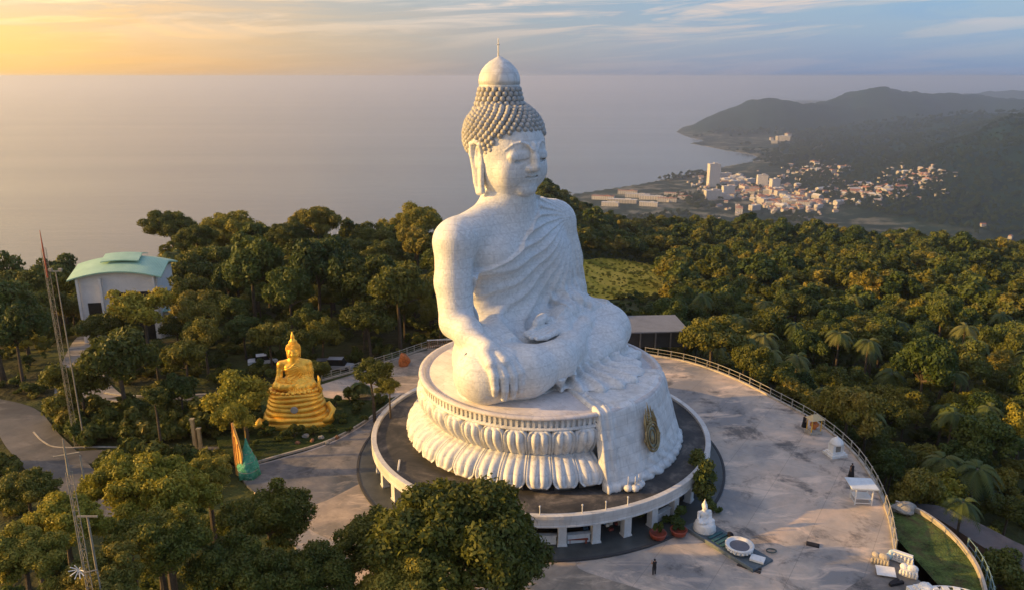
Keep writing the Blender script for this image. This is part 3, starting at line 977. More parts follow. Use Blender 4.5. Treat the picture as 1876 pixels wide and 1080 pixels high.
def build_pedestal():
    root = empty('lotus_pedestal', (SEAT.x, SEAT.y, DECK), 0, 'round white lotus pedestal with two rows of petals carrying the colossal seated figure', 'pedestal')
    b = MB()
    b.lathe([(13.4, 0.6), (13.5, 3.6), (13.7, 4.2), (13.9, 6.5), (14.3, 6.9)], 120)
    b.build('drum', M['ped'], root, True)
    # fluted band and rim
    b = MB()
    n = 150
    b.lathe([(14.25, 6.75), (14.3, 7.75)], 240, caps=False)
    for k in range(n):
        a = 360.0 * k / n
        if PA0 + 1 < (a if a < 180 else a - 360) < PA1 - 1: continue
        p = pol(14.36, a, 7.28)
        b.box(p, (0.30, 0.34, 0.95), R(a))
    b.build('fluted_band', M['ped'], root)
    b = MB()
    b.lathe([(0, 7.9), (13.6, 7.95), (13.75, 7.7), (14.1, 7.72), (14.2, 8.12), (14.5, 8.2), (14.85, 8.1), (14.9, 7.85), (14.6, 7.7), (14.3, 7.68)], 160)
    b.build('seat_slab', marble('seat_marble', 0.8, (0.68, 0.63, 0.60), (0.36, 0.33, 0.32), 0.6), root, True)
    b = MB()
    b.lathe([(14.35, 6.5), (14.7, 6.55), (14.75, 6.75), (14.4, 6.85)], 160, caps=False)
    b.build('moulding', M['ped'], root, True)
    Vl, Fl = petal_mesh('low'); Vu, Fu = petal_mesh('up')
    ml = MB(); ml.v, ml.f = Vl, Fl
    mu = MB(); mu.v, mu.f = Vu, Fu
    lo = ml.build('lower_petal', M['ped'], root, True)
    up = mu.build('upper_petal', M['ped'], root, True)
    for o in (lo, up):
        o['kind_note'] = ''
        del o['kind_note']
    first = True
    for k in range(36):
        a = 7.6 + 10 * k
        aa = a if a < 180 else a - 360
        if 19 < aa < PA1 + 4: continue
        if first:
            lo.rotation_euler.z = R(a); up.rotation_euler.z = R(a); first = False
            continue
        for src in (lo, up):
            c = src.copy(); col.objects.link(c); c.parent = root; c.rotation_euler = (0, 0, R(a))
    # pointed fillers between lower petals, plinth and its dark vents
    b = MB()
    b.lathe([(15.35, 0.0), (15.35, 0.62), (15.0, 0.8), (13.3, 0.9)], 120, caps=False)
    b.build('plinth', M['dark_plinth'], root, False)
    vent = None
    for k in range(36):
        a = 2.6 + 10 * k
        aa = a if a < 180 else a - 360
        if PA0 - 3 < aa < PA1 + 2: continue
        if vent is None: vent = MB().box((0, 0, 0), (0.62, 0.2, 0.6)).build('vent', M['black'], root); o = vent
        else:
            o = vent.copy(); col.objects.link(o)
        o.location = pol(15.40, a, 0.34); o.rotation_euler = (0, 0, R(a))
    # apron: cloth-like front falling from the seat, with raised border and relief
    nu, nv = 110, 90
    V, Fc = [], []
    prof = [(6.5, 8.15), (12.0, 8.22), (14.0, 8.35), (14.9, 8.05), (15.15, 7.2), (15.4, 6.0), (15.9, 4.6), (16.3, 3.0), (16.8, 1.4), (17.2, 0.25), (17.15, -0.0)]
    cum = [0]
    for i in range(1, len(prof)):
        cum.append(cum[-1] + math.hypot(prof[i][0] - prof[i - 1][0], prof[i][1] - prof[i - 1][1]))
    for j in range(nv):
        s = cum[-1] * j / (nv - 1)
        i = max(k for k in range(len(prof) - 1) if cum[k] <= s + 1e-9)
        t = (s - cum[i]) / (cum[i + 1] - cum[i])
        r0 = prof[i][0] * (1 - t) + prof[i + 1][0] * t
        z0 = prof[i][1] * (1 - t) + prof[i + 1][1] * t
        for k in range(nu):
            u = k / (nu - 1)
            a = PA0 + (PA1 - PA0) * u
            arc = math.radians(a - PA0) * r0; arc2 = math.radians(PA1 - a) * r0
            e = min(arc, arc2)
            d = 0.0
            down = max(0, min(1, (8.0 - z0) / 1.0))
            for c0 in (0.35, 1.25, 1.6):
                d += 0.22 * math.exp(-((e - c0) / 0.14) ** 2)
            if e > 2.0:
                x = (a - 55) / 5.0
                d += down * 0.16 * float(vnoise(np.array([a * 0.55 + 1.2 * math.sin(z0)]), np.array([z0 * 1.6]), 5)[0]) * (0.5 + (z0 < 3) * 1.0)
                d += (1 - down) * 0.22 * float(vnoise(np.array([a * 0.2]), np.array([r0 * 0.5]), 8)[0])
                if z0 < 2.6:
                    d += 0.13 * abs(math.sin(a * 0.55 + z0 * 2.4)) * (2.6 - z0) / 1.5
            if z0 < 0.9: d += 0.22
            fall = -0.9 * (k in (0, nu - 1))
            V.append(tuple(pol(r0 + (d + fall) * (down * 0.95 + 0.05), a, z0 + (d + fall) * (1 - down))))
    for j in range(nv - 1):
        for k in range(nu - 1):
            q = j * nu + k
            Fc.append((q, q + nu, q + 1 + nu, q + 1))
    b = MB(); b.v, b.f = V, Fc
    ap = b.build('front_apron', M['ped'], root, True)
    # gilded oval crest with a flame crown
    b = MB()
    C = Vector((0, 0, 0))

    def ring(rx, rz, t, y, n=40):
        pts = [(rx * math.cos(2 * PI * k / n), y, rz * math.sin(2 * PI * k / n)) for k in range(n + 1)]
        b.tube(pts, t, 6, False)
    ring(1.18, 1.62, 0.15, -0.16); ring(0.86, 1.26, 0.10, -0.22); ring(0.45, 0.78, 0.08, -0.24)
    for s in (-1, 1):
        b.tube([(s * 1.05, -0.15, 0.95), (s * 0.98, -0.15, 1.75), (s * 0.78, -0.15, 2.5), (s * 0.86, -0.15, 2.9)], [0.12, 0.16, 0.09, 0.02], 6)
        b.tube([(s * 0.50, -0.15, 1.5), (s * 0.62, -0.15, 2.2), (s * 0.42, -0.15, 3.0), (s * 0.48, -0.15, 3.4)], [0.16, 0.13, 0.08, 0.02], 6)
        b.tube([(s * 1.3, -0.12, 0.3), (s * 1.45, -0.12, -0.1), (s * 1.3, -0.12, -0.5)], [0.05, 0.12, 0.04], 6)
    for z, r in ((1.5, 0.55), (1.8, 0.42), (2.1, 0.34), (2.4, 0.25), (2.7, 0.18)):
        b.ball((0, -0.15, z), (r, 0.16, 0.2), 10, 6)
    b.tube([(0, -0.15, 2.7), (0, -0.12, 3.9)], [0.15, 0.02], 6)
    b.ball((0, -0.12, -0.3), (0.22, 0.14, 0.5), 10, 6)
    cr = b.build('gilded_crest', M['gold_trim'], root, True)
    tag(cr, 'weathered gold oval crest with a flame-like crown')
    cr.location = pol(16.35, 46.5, 4.3); cr.rotation_euler = (R(-14), 0, R(46.5))
    b = MB().ball((0, -0.02, 0), (0.98, 0.14, 1.38), 28, 10)
    o = b.build('crest_field', simple_mat('greenish_enamel', (0.30, 0.31, 0.24), 0.5, 0.3, 2.0), cr, True)
    # small offering lotus group at the foot of the apron
    b = MB()
    for a, r in ((29.5, 17.9), (31.5, 18.3), (33.6, 18.1), (35.2, 17.9)):
        p = pol(r, a, 0)
        b.lathe([(0.15, 0), (0.42, 0.2), (0.5, 0.5), (0.32, 0.72), (0, 0.8)], 14, p)
        b.tube([p + Vector((0, 0, 0.7)), p + Vector((0, 0, 1.8))], 0.05, 5)
    b.build('lotus_posts', M['ped'], root, True)
    return root


lotus = build_pedestal()


# ------------------------------------------------------------------ round terrace building
def build_terrace():
    root = empty('terrace_building', (SEAT.x, SEAT.y, 0), 0, 'round single-storey terrace building with white rim and columns beneath the lotus pedestal', 'building')
    m, w = mat_tools('stained_deck')
    tc = w.n('ShaderNodeTexCoord').outputs['Object']
    n1 = w.noise(tc, 0.22, 8, 0.7, 0.7); n2 = w.noise(tc, 1.6, 5, 0.65)
    c = w.ramp(n1, [(0.36, (0.026, 0.028, 0.030)), (0.50, (0.065, 0.062, 0.058)), (0.60, (0.16, 0.14, 0.12)), (0.72, (0.30, 0.26, 0.22))])
    c = w.mix(w.ramp(n2, [(0.35, 0.5), (0.65, 0)]), c, (0.03, 0.03, 0.032))
    finish(w, c, 0.8, n2, 0.3, 0.05)
    b = MB().lathe([(0, 3.56), (20.35, 3.58)], 120)
    b.build('roof_deck', m, root)
    M['rim'] = marble('painted_rim', 0.7, (0.66, 0.64, 0.60), (0.36, 0.34, 0.31), 0.6)
    b = MB().lathe([(20.25, 3.5), (20.27, 3.86), (20.32, 3.9), (20.86, 3.9), (20.9, 3.86), (20.9, 3.5), (20.84, 3.46), (20.84, 2.78), (20.9, 2.74), (20.9, 2.6), (20.0, 2.58), (17.8, 2.6)], 160, caps=False)
    b.build('roof_rim', M['rim'], root, False)
    # inner wall with doorways
    M['white_wall'] = simple_mat('white_render', (0.62, 0.62, 0.60), 0.8, 0.12, 0.5, dirt=(0.30, 0.29, 0.27))
    M['dark_glass'] = simple_mat('shop_interior', (0.02, 0.022, 0.025), 0.25, 0.4, 0.8)
    b = MB().lathe([(17.9, 0.2), (17.9, 2.62)], 96, caps=False)
    b.build('inner_wall', M['dark_glass'], root)
    b = MB()
    for k in range(36):
        a = 10 * k + 1.5
        b.box(pol(20.15, a, 1.38), (0.95, 0.85, 2.4), R(a))
    # columns as parts
    col_mb = MB().box((0, 0, 1.25), (0.85, 0.75, 2.5)).box((0, 0, 0.10), (1.0, 0.9, 0.2)).box((0, 0, 2.5), (0.98, 0.88, 0.16))
    me = None
    for k in range(36):
        a = 10 * k + 4.5
        if me is None:
            o = col_mb.build('column', M['white_wall'], root); me = o
        else:
            o = me.copy(); col.objects.link(o)
        o.location = pol(20.1, a, 0.14); o.rotation_euler = (0, 0, R(a))
    # counters between some columns
    cm = MB().box((0, 0, 0.55), (2.35, 0.35, 1.0)).box((0, -0.05, 1.08), (2.5, 0.55, 0.07))
    first = None
    for a in (9.5, -0.5, 39.5, -40.5, -20.5):
        if first is None:
            o = cm.build('counter', M['white_wall'], root); first = o
        else:
            o = first.copy(); col.objects.link(o)
        o.location = pol(19.9, a, 0.14); o.rotation_euler = (0, 0, R(a))
    # shop shelves with goods seen under the rim
    gm = [simple_mat('goods_' + n, c, 0.6, 0.4, 2.5) for n, c in (('blue', (0.10, 0.22, 0.34)), ('red', (0.30, 0.07, 0.05)), ('cream', (0.5, 0.45, 0.36)))]
    rr = random.Random(5)
    for q in range(3):
        for a in (14, 18, 20, 24, 46, 58):
            for t in range(2):
                b = MB().box(pol(18.7 + rr.uniform(-.3, .5), a + rr.uniform(-1.6, 1.6), 0.3 + rr.uniform(0.1, 1.4)), (rr.uniform(.2, .5), 0.3, rr.uniform(.2, .6)), R(a))
                b.build('stall_goods', gm[q], root)
    # base ring walk
    m, w = mat_tools('ring_walk')
    tc = w.n('ShaderNodeTexCoord').outputs['Object']
    n1 = w.noise(tc, 0.3, 6, 0.65)
    finish(w, w.ramp(n1, [(0.35, (0.045, 0.05, 0.05)), (0.65, (0.09, 0.095, 0.09))]), 0.5, n1, 0.2, 0.05)
    b = MB().lathe([(22.55, 0.0), (22.55, 0.14), (22.4, 0.16), (0, 0.16)], 120)
    b.build('ring_walk', m, root)
    b = MB().lathe([(22.85, 0.0), (22.85, 0.2), (22.56, 0.2), (22.56, 0.0)], 140, caps=False)
    b.build('walk_kerb', simple_mat('dark_kerb', (0.05, 0.05, 0.052), 0.8), root)
    # lamp stubs on the rim
    for a in (-2, 10, 17, 24, -14):
        MB().tube([pol(20.5, a, 3.88), pol(20.5, a, 4.75)], 0.06, 6).ball(pol(20.5, a, 4.8), 0.11, 8, 6).build('rim_lamp', M['white_wall'], root)
    # drain pipe lying on the deck
    b = MB().tube([pol(18.6, -62, 3.66), pol(18.6, -62, 3.66) + Vector((0.2, -2.6, 0.05))], 0.12, 6)
    b.build('roof_pipe', M['white_wall'], root)
    return root


terrace = build_terrace()
# ------------------------------------------------------------------ paved ground
def concrete(name, a, b, c, stain=(0.06, 0.06, 0.06), sc=0.06, wet=None):
    m, w = mat_tools(name)
    pos = w.n('ShaderNodeNewGeometry').outputs['Position']
    n1 = w.noise(pos, sc, 7, 0.62, 0.6)
    n2 = w.noise(pos, sc * 9, 6, 0.65)
    n3 = w.noise(pos, sc * 2.6, 9, 0.72, 0.35)
    mp = w.n('ShaderNodeMapping', ins={'Vector': pos, 'Scale': (0.45, 1, 1), 'Rotation': (0, 0, R(25)), 'Location': (30, 11, 0)}).outputs[0]
    n4 = w.noise(mp, sc * 5, 6, 0.7, 0.8)
    cc = w.ramp(n1, [(0.40, a), (0.5, b), (0.60, c)])
    cc = w.mix(w.ramp(n2, [(0.35, 0.35), (0.6, 0.0)]), cc, tuple(k * 0.55 for k in b))
    cc = w.mix(w.ramp(n3, [(0.53, 0), (0.63, 0.8)]), cc, stain)
    cc = w.mix(w.ramp(n4, [(0.54, 0), (0.66, 0.5)]), cc, tuple(min(1, k * 1.5) for k in c))
    br = w.n('ShaderNodeTexBrick', ins={'Vector': w.n('ShaderNodeMapping', ins={'Vector': pos, 'Rotation': (0, 0, R(33))}).outputs[0], 'Scale': 1.0, 'Mortar Size': 0.03, 'Brick Width': 6.0, 'Row Height': 6.0}, offset=0.0)
    cc = w.mix(w.math('MULTIPLY', br.outputs['Fac'], 0.35), cc, stain)
    rg = w.ramp(n3, [(0.35, 0.38), (0.6, 0.7)])
    finish(w, cc, rg, n2, 0.25, 0.03, spec=0.35)
    return m


M['plaza'] = concrete('plaza_concrete', (0.23, 0.225, 0.22), (0.46, 0.39, 0.32), (0.64, 0.48, 0.35))
M['asphalt'] = concrete('worn_asphalt', (0.07, 0.08, 0.092), (0.14, 0.14, 0.145), (0.24, 0.215, 0.19), sc=0.09)
M['kerb'] = simple_mat('pale_kerb', (0.42, 0.38, 0.32), 0.85, 0.2, 1.0, dirt=(0.16, 0.15, 0.12))
M['white'] = simple_mat('white_paint', (0.74, 0.74, 0.72), 0.55, 0.08, 1.2, dirt=(0.45, 0.44, 0.40))
M['rail'] = simple_mat('pale_rail', (0.36, 0.34, 0.28), 0.6, 0.15, 1.5, metal=0.1)
M['darkcloth'] = simple_mat('dark_cloth', (0.015, 0.015, 0.02), 0.9, 0.2, 4)
M['skin'] = simple_mat('skin', (0.36, 0.20, 0.13), 0.6, 0.05, 4)
M['redclay'] = simple_mat('red_glaze', (0.26, 0.055, 0.03), 0.5, 0.3, 2.0)
M['teal'] = simple_mat('teal_mat', (0.03, 0.10, 0.11), 0.7, 0.3, 1.5)
M['gold'] = simple_mat('brass_gold', (1.0, 0.60, 0.09), 0.40, 0.2, 0.9, metal=0.5, bstr=0.15, dirt=(0.75, 0.36, 0.03))

plaza_px = [(1180, 648), (1260, 662), (1340, 690), (1430, 735), (1500, 775), (1560, 825), (1600, 880), (1630, 945), (1642, 1010), (1650, 1035), (1700, 1075), (1760, 1140), (1500, 1300), (1000, 1300), (700, 1180),
            (540, 1000), (470, 905), (440, 862), (500, 842), (590, 815), (650, 785), (700, 750), (735, 722), (690, 735), (600, 730), (560, 715), (600, 700), (700, 668), (785, 640), (900, 628), (1040, 630)]


def smooth_poly(pts, n=4, closed=True):
    out = []
    N = len(pts)
    for i in range(N if closed else N - 1):
        p0, p1, p2, p3 = (pts[(i + k - 1) % N] if closed else pts[min(max(i + k - 1, 0), N - 1)] for k in range(4))
        for j in range(n):
            t = j / n
            out.append(tuple(0.5 * ((2 * b) + (-a + c) * t + (2 * a - 5 * b + 4 * c - d) * t * t + (-a + 3 * b - 3 * c + d) * t ** 3) for a, b, c, d in zip(p0, p1, p2, p3)))
    if not closed: out.append(tuple(pts[-1]))
    return out


def px_poly(px, z=0.0, n=4, closed=True):
    return smooth_poly([(at(p[0], p[1], z).x, at(p[0], p[1], z).y) for p in px], n, closed)


def slab(name, poly, z0, z1, m, **kw):
    a = sum(poly[i][0] * poly[(i + 1) % len(poly)][1] - poly[(i + 1) % len(poly)][0] * poly[i][1] for i in range(len(poly)))
    if a < 0: poly = poly[::-1]
    bm = bmesh.new()
    vs = [bm.verts.new((p[0], p[1], z1)) for p in poly]
    f = bm.faces.new(vs)
    lo = [bm.verts.new((p[0], p[1], z0)) for p in poly]
    for i in range(len(poly)):
        j = (i + 1) % len(poly)
        bm.faces.new((vs[j], vs[i], lo[i], lo[j]))
    bmesh.ops.triangulate(bm, faces=[f])
    me = bpy.data.meshes.new(name)
    bm.to_mesh(me); bm.free()
    o = link(name, me, m)
    tag(o, **kw)
    return o


PLAZA = px_poly(plaza_px, 0.0, 4)
slab('plaza', PLAZA, -1.2, 0.0, M['plaza'], label='stained concrete plaza around the monument', cat='plaza', kind='structure')

asph = px_poly([(736, 722), (700, 752), (652, 787), (592, 817), (502, 844), (442, 863), (470, 903), (545, 935), (640, 905), (690, 880), (676, 850), (676, 800), (700, 755), (745, 722)], 0.004, 3)
slab('forecourt_road', asph, -0.3, 0.006, M['asphalt'], label='dark worn asphalt between the garden and the terrace', cat='road', kind='structure')
sand = px_poly([(545, 935), (600, 915), (660, 885), (690, 880), (700, 930), (690, 990), (600, 985), (545, 950)], 0.0, 3)
M['sandy'] = concrete('sandy_screed', (0.22, 0.19, 0.15), (0.36, 0.29, 0.22), (0.46, 0.36, 0.26), (0.2, 0.17, 0.13), 0.12)
slab('sandy_patch', sand, -0.3, 0.012, M['sandy'], label='pale sandy paving left of the terrace', cat='paving', kind='structure')
sand = px_poly([(1045, 1010), (1060, 1040), (1120, 1062), (1200, 1095), (1200, 1180), (900, 1180), (980, 1020)], 0.0, 3)
slab('dirt_patch', sand, -0.3, 0.012, M['sandy'], label='tan bare ground at the front edge of the plaza', cat='paving', kind='structure')
brown = px_poly([(1640, 1022), (1600, 1046), (1550, 1078), (1500, 1110), (1700, 1200), (1760, 1140), (1700, 1075), (1652, 1036)], 0.0, 1)
M['brownc'] = concrete('brown_screed', (0.14, 0.13, 0.115), (0.19, 0.17, 0.15), (0.24, 0.21, 0.18), sc=0.12)
slab('lower_apron', brown, -0.3, 0.014, M['brownc'], label='brownish concrete apron in the near right corner', cat='paving', kind='structure')

# bare earth behind the seat on the left
dirt = px_poly([(700, 668), (785, 641), (850, 633), (850, 700), (760, 720), (737, 722), (716, 700)], 0.0, 2)
slab('earth_patch', dirt, -0.3, 0.010, M['sandy'], label='reddish bare earth beside the terrace', cat='earth', kind='structure')

# garden around the golden figure
m, w = mat_tools('lawn')
pos = w.n('ShaderNodeNewGeometry').outputs['Position']
n1 = w.noise(pos, 0.35, 6, 0.65); n2 = w.noise(pos, 3.0, 5, 0.7)
cc = w.ramp(n1, [(0.35, (0.025, 0.045, 0.014)), (0.55, (0.05, 0.07, 0.02)), (0.7, (0.10, 0.10, 0.04))])
cc = w.mix(w.ramp(n2, [(0.35, 0.6), (0.6, 0)]), cc, (0.02, 0.03, 0.01))
finish(w, cc, 0.95, n2, 0.8, 0.25, spec=0.1)
M['lawn'] = m
garden = px_poly([(730, 726), (700, 749), (650, 783), (590, 812), (500, 838), (440, 856), (400, 815), (400, 770), (440, 740), (500, 715), (560, 714), (600, 729), (690, 733)], 0.0, 3)
slab('garden_lawn', garden, -0.5, 0.10, M['lawn'], label='shaded garden lawn around the golden figure', cat='lawn', kind='structure')


def wall_path(name, pts, wd, h, z, m, **kw):
    """a low wall or kerb of constant section along points"""
    b = MB()
    P = [Vector((p[0], p[1], 0)) for p in pts]
    n = len(P)
    for i, p in enumerate(P):
        d = (P[min(i + 1, n - 1)] - P[max(i - 1, 0)]).normalized()
        s = Vector((-d.y, d.x, 0)) * wd / 2
        zz = z if not callable(z) else z(p.x, p.y)
        for q, hh in ((s, 0), (s, h), (-s, h), (-s, 0)):
            b.v.append((p.x + q.x, p.y + q.y, zz + hh))
    for i in range(n - 1):
        for k in range(4):
            a, c = i * 4 + k, i * 4 + (k + 1) % 4
            b.f.append((a, a + 4, c + 4, c))
    b.f.append((0, 1, 2, 3)); b.f.append(tuple(4 * (n - 1) + k for k in (3, 2, 1, 0)))
    o = b.build(name, m, kw.pop('parent', None))
    tag(o, **kw)
    return o


kerb_px = px_poly([(732, 724), (700, 750), (650, 784), (590, 813), (500, 839), (440, 858)], 0.0, 5, False)
wall_path('garden_kerb', kerb_px, 0.25, 0.28, 0.0, M['kerb'], label='pale kerb between the golden figure garden and the asphalt', cat='kerb')


# ------------------------------------------------------------------ railing along the plaza edge
def railing(name, pts, z, h, step, m, label, cat, posts=True, group=None, wall=0.25, rails=(1.0, 0.55)):
    root = empty(name, (pts[0][0], pts[0][1], z), 0, label, cat, group)
    P = [Vector((p[0] - pts[0][0], p[1] - pts[0][1], 0)) for p in pts]
    if wall:
        wall_path('footing', [(p.x, p.y) for p in P], 0.3, wall, 0, M['kerb'], parent=root)
    L = [0]
    for i in range(1, len(P)): L.append(L[-1] + (P[i] - P[i - 1]).length)

    def pt(s):
        for i in range(1, len(P)):
            if s <= L[i] + 1e-6:
                t = (s - L[i - 1]) / max(1e-6, L[i] - L[i - 1])
                return P[i - 1].lerp(P[i], t)
        return P[-1]
    n = max(2, int(L[-1] / step))
    src = None
    for i in range(n + 1):
        p = pt(L[-1] * i / n)
        if src is None:
            o = MB().box((0, 0, h / 2), (0.12, 0.12, h)).box((0, 0, h + 0.03), (0.17, 0.17, 0.06)).build('post', m, root); src = o
        else:
            o = src.copy(); col.objects.link(o)
        o.location = (p.x, p.y, 0)
    for k, r in enumerate(rails):
        q = [p + Vector((0, 0, h * r - 0.02)) for p in P]
        MB().tube(q, 0.05 if k == 0 else 0.03, 6).build('rail', m, root)
    return root


edge1 = px_poly([(1182, 649), (1260, 663), (1340, 691), (1430, 736), (1500, 776), (1560, 826), (1600, 881), (1628, 946), (1640, 1010)], 0.0, 6, False)
railing('plaza_railing', edge1, 0.0, 1.35, 2.2, M['rail'], 'long curved pale railing along the far right edge of the plaza', 'railing')
edge2 = px_poly([(590, 697), (650, 680), (720, 659), (785, 637), (835, 630)], 0.0, 4, False)
railing('garden_railing', edge2, 0.0, 1.3, 1.6, M['rail'], 'low pale railing running behind the garden to the pedestal', 'railing', rails=(1.0, 0.7, 0.4))
rw = wall_path('retaining_wall', [(p[0] + 0.35, p[1]) for p in edge1], 0.3, 9.0, -9.1, simple_mat('wall_concrete', (0.16, 0.15, 0.13), 0.9, 0.25, 0.5, dirt=(0.05, 0.05, 0.04)),
               label='dark concrete retaining wall under the plaza railing', cat='wall')
# tall picket panel behind the pedestal on the left
b = MB()
A, B = at(784, 640, 0), at(838, 638, 0)
root = empty('picket_fence', A, math.atan2(B.y - A.y, B.x - A.x), 'reddish picket fence panel with a pale top rail behind the seat rim', 'fence')
L = (B - A).length
n = 16
src = None
for i in range(n + 1):
    if src is None:
        src = MB().box((0, 0, 0.85), (0.12, 0.06, 1.7)).build('picket', simple_mat('brown_picket', (0.20, 0.10, 0.06), 0.8), root); o = src
    else:
        o = src.copy(); col.objects.link(o)
    o.location = (L * i / n, 0, 0)
MB().box((L / 2, 0, 1.78), (L + 0.2, 0.14, 0.12)).build('top_rail', M['white'], root)
MB().box((L / 2, 0, 0.12), (L + 0.2, 0.10, 0.24)).build('base_rail', M['kerb'], root)

# ------------------------------------------------------------------ near right corner: sunken lawn, ring wall, lane
lawn_px = [(1622, 922), (1690, 943), (1745, 985), (1785, 1035), (1805, 1090), (1810, 1150), (1700, 1150), (1690, 1080), (1628, 1045), (1622, 1000)]
ZL = -0.9
LAWN = px_poly(lawn_px, ZL, 4)
M['green_lawn'] = simple_mat('sunken_lawn', (0.10, 0.14, 0.04), 0.95, 0.7, 0.6, bstr=1.0, bdist=0.3, dirt=(0.12, 0.075, 0.045), spec=0.1)
slab('sunken_lawn', LAWN, -3.5, ZL, M['green_lawn'], label='dull green lawn beyond the plaza corner', cat='lawn', kind='structure')
ringw = px_poly([(1640, 924), (1690, 943), (1745, 985), (1785, 1035), (1805, 1090), (1812, 1150)], ZL, 6, False)
wall_path('lawn_wall', ringw, 0.28, 0.55, ZL, M['kerb'], label='curved low pale wall bounding the lawn in the near right corner', cat='wall')
railing('lawn_railing', [(p[0] + 0.9, p[1] + 0.3) for p in ringw[14:]], -1.6, 1.5, 1.6, simple_mat('teal_rail', (0.16, 0.24, 0.25), 0.5), 'thin teal railing outside the lawn wall', 'railing', wall=0)
lane = px_poly([(1660, 925), (1720, 950), (1800, 1000), (1880, 1050), (1960, 1110), (2050, 1090), (1960, 1020), (1880, 1000), (1800, 960), (1720, 925)], -4.0, 3)
slab('lane', lane, -9, -4.0, concrete('lane_paving', (0.07, 0.05, 0.045), (0.10, 0.075, 0.065), (0.14, 0.10, 0.085)), label='narrow reddish lane outside the lawn', cat='lane', kind='structure')


def rock(name, loc, s, m, label, cat='rock', group=None, seed=1):
    bm = bmesh.new()
    bmesh.ops.create_icosphere(bm, subdivisions=3, radius=1.0)
    rr = random.Random(seed)
    ph = [rr.uniform(0, 6) for _ in range(6)]
    for v in bm.verts:
        p = v.co
        k = 1 + 0.16 * math.sin(p.x * 3 + ph[0]) + 0.12 * math.sin(p.y * 4 + ph[1]) + 0.1 * math.sin(p.z * 5 + p.x * 3 + ph[2]) + 0.05 * math.sin(p.y * 9 + ph[3])
        v.co = Vector((p.x * s[0] * k, p.y * s[1] * k, p.z * s[2] * k + s[2] * 0.6))
    me = bpy.data.meshes.new(name); bm.to_mesh(me); bm.free()
    o = link(name, me, m, None, False, loc)
    tag(o, label, cat, group)
    return o


M['stone'] = simple_mat('grey_stone', (0.30, 0.29, 0.26), 0.9, 0.3, 1.2, bstr=0.6, bdist=0.1)
M['redstone'] = simple_mat('red_stone', (0.26, 0.13, 0.07), 0.9, 0.3, 1.2, bstr=0.6, bdist=0.1)
rock('boulder', at(1655, 936, ZL), (1.5, 0.9, 0.6), M['stone'], 'flat pale boulder at the head of the sunken lawn', seed=4)


# ------------------------------------------------------------------ people
def person(px, py, label, arms='down', rz=0.0, gown=False, z=0.0, sc=1.0):
    p = at(px, py, z)
    me = bpy.data.meshes.new('person')
    J = [(0, 0, 0.95), (0, 0, 1.15), (0, 0, 1.38), (0, 0, 1.50), (0, 0, 1.60), (0, 0.01, 1.70)]
    rad = [0.15, 0.14, 0.16, 0.06, 0.09, 0.085]
    E = [(0, 1), (1, 2), (2, 3), (3, 4), (4, 5)]

    def addc(parent, pts, rs):
        prev = parent
        for q, r in zip(pts, rs):
            J.append(q); rad.append(r); E.append((prev, len(J) - 1)); prev = len(J) - 1
    for s in (-1, 1):
        addc(0, [(s * 0.10, 0, 0.88), (s * 0.12, 0.01, 0.48), (s * 0.12, -0.02, 0.08), (s * 0.13, 0.12, 0.04)], [0.10, 0.065, 0.045, 0.035])
        if arms == 'up':
            addc(2, [(s * 0.19, 0, 1.40), (s * 0.30, 0.08, 1.22), (s * 0.16, 0.24, 1.48), (s * 0.10, 0.27, 1.53)], [0.06, 0.045, 0.035, 0.035])
        else:
            addc(2, [(s * 0.19, 0, 1.40), (s * 0.25, -0.02, 1.12), (s * 0.24, 0.05, 0.87), (s * 0.23, 0.08, 0.79)], [0.06, 0.045, 0.035, 0.035])
    me.from_pydata([(a, -b_, c) for a, b_, c in J], E, [])
    o = bpy.data.objects.new('person', me)
    sk = o.modifiers.new('skin', 'SKIN')
    for i, r in enumerate(rad):
        me.skin_vertices[0].data[i].radius = (r, r)
    me.skin_vertices[0].data[0].use_root = True
    o.modifiers.new('sub', 'SUBSURF').levels = 1
    o.modifiers['sub'].render_levels = 1
    me.materials.append(M['skin'])
    o.location = p; o.rotation_euler = (0, 0, rz); o.scale = (sc, sc, sc)
    col.objects.link(o)
    dg = bpy.context.evaluated_depsgraph_get()
    me2 = bpy.data.meshes.new_from_object(o.evaluated_get(dg))
    o.modifiers.clear(); o.data = me2
    me2.polygons.foreach_set('use_smooth', [True] * len(me2.polygons))
    tag(o, label, 'person')
    if gown:
        MB().lathe([(0.36, 0.03), (0.32, 0.4), (0.25, 0.9), (0.23, 1.15), (0.24, 1.40), (0.10, 1.52)], 14).build('gown', M['darkcloth'], o, True)
    else:
        b = MB().lathe([(0.19, 0.80), (0.20, 1.0), (0.20, 1.2), (0.235, 1.42), (0.10, 1.50)], 14, wob=lambda a, r, z: 1.0 - 0.25 * abs(math.sin(a)))
        b.build('shirt', M['darkcloth'], o, True)
        b = MB()
        for s in (-1, 1): b.tube([(s * 0.10, 0, 0.9), (s * 0.12, -0.01, 0.48), (s * 0.12, 0.02, 0.10)], [0.125, 0.09, 0.07], 10)
        b.build('trousers', simple_mat('dark_trousers', (0.03, 0.03, 0.035), 0.9), o, True)
    MB().ball((0, 0.015, 1.69), (0.105, 0.115, 0.10), 10, 7).build('hair', M['darkcloth'], o, True)
    return o


person(1198, 1052, 'person in dark clothes with raised forearms, alone on the open plaza', 'up', R(200))
person(1559, 872, 'person in a long dark gown behind the white canopy table', 'down', R(30), True)
person(1473, 781, 'person in a dark gown facing the orange incense urn', 'down', R(-70), True)


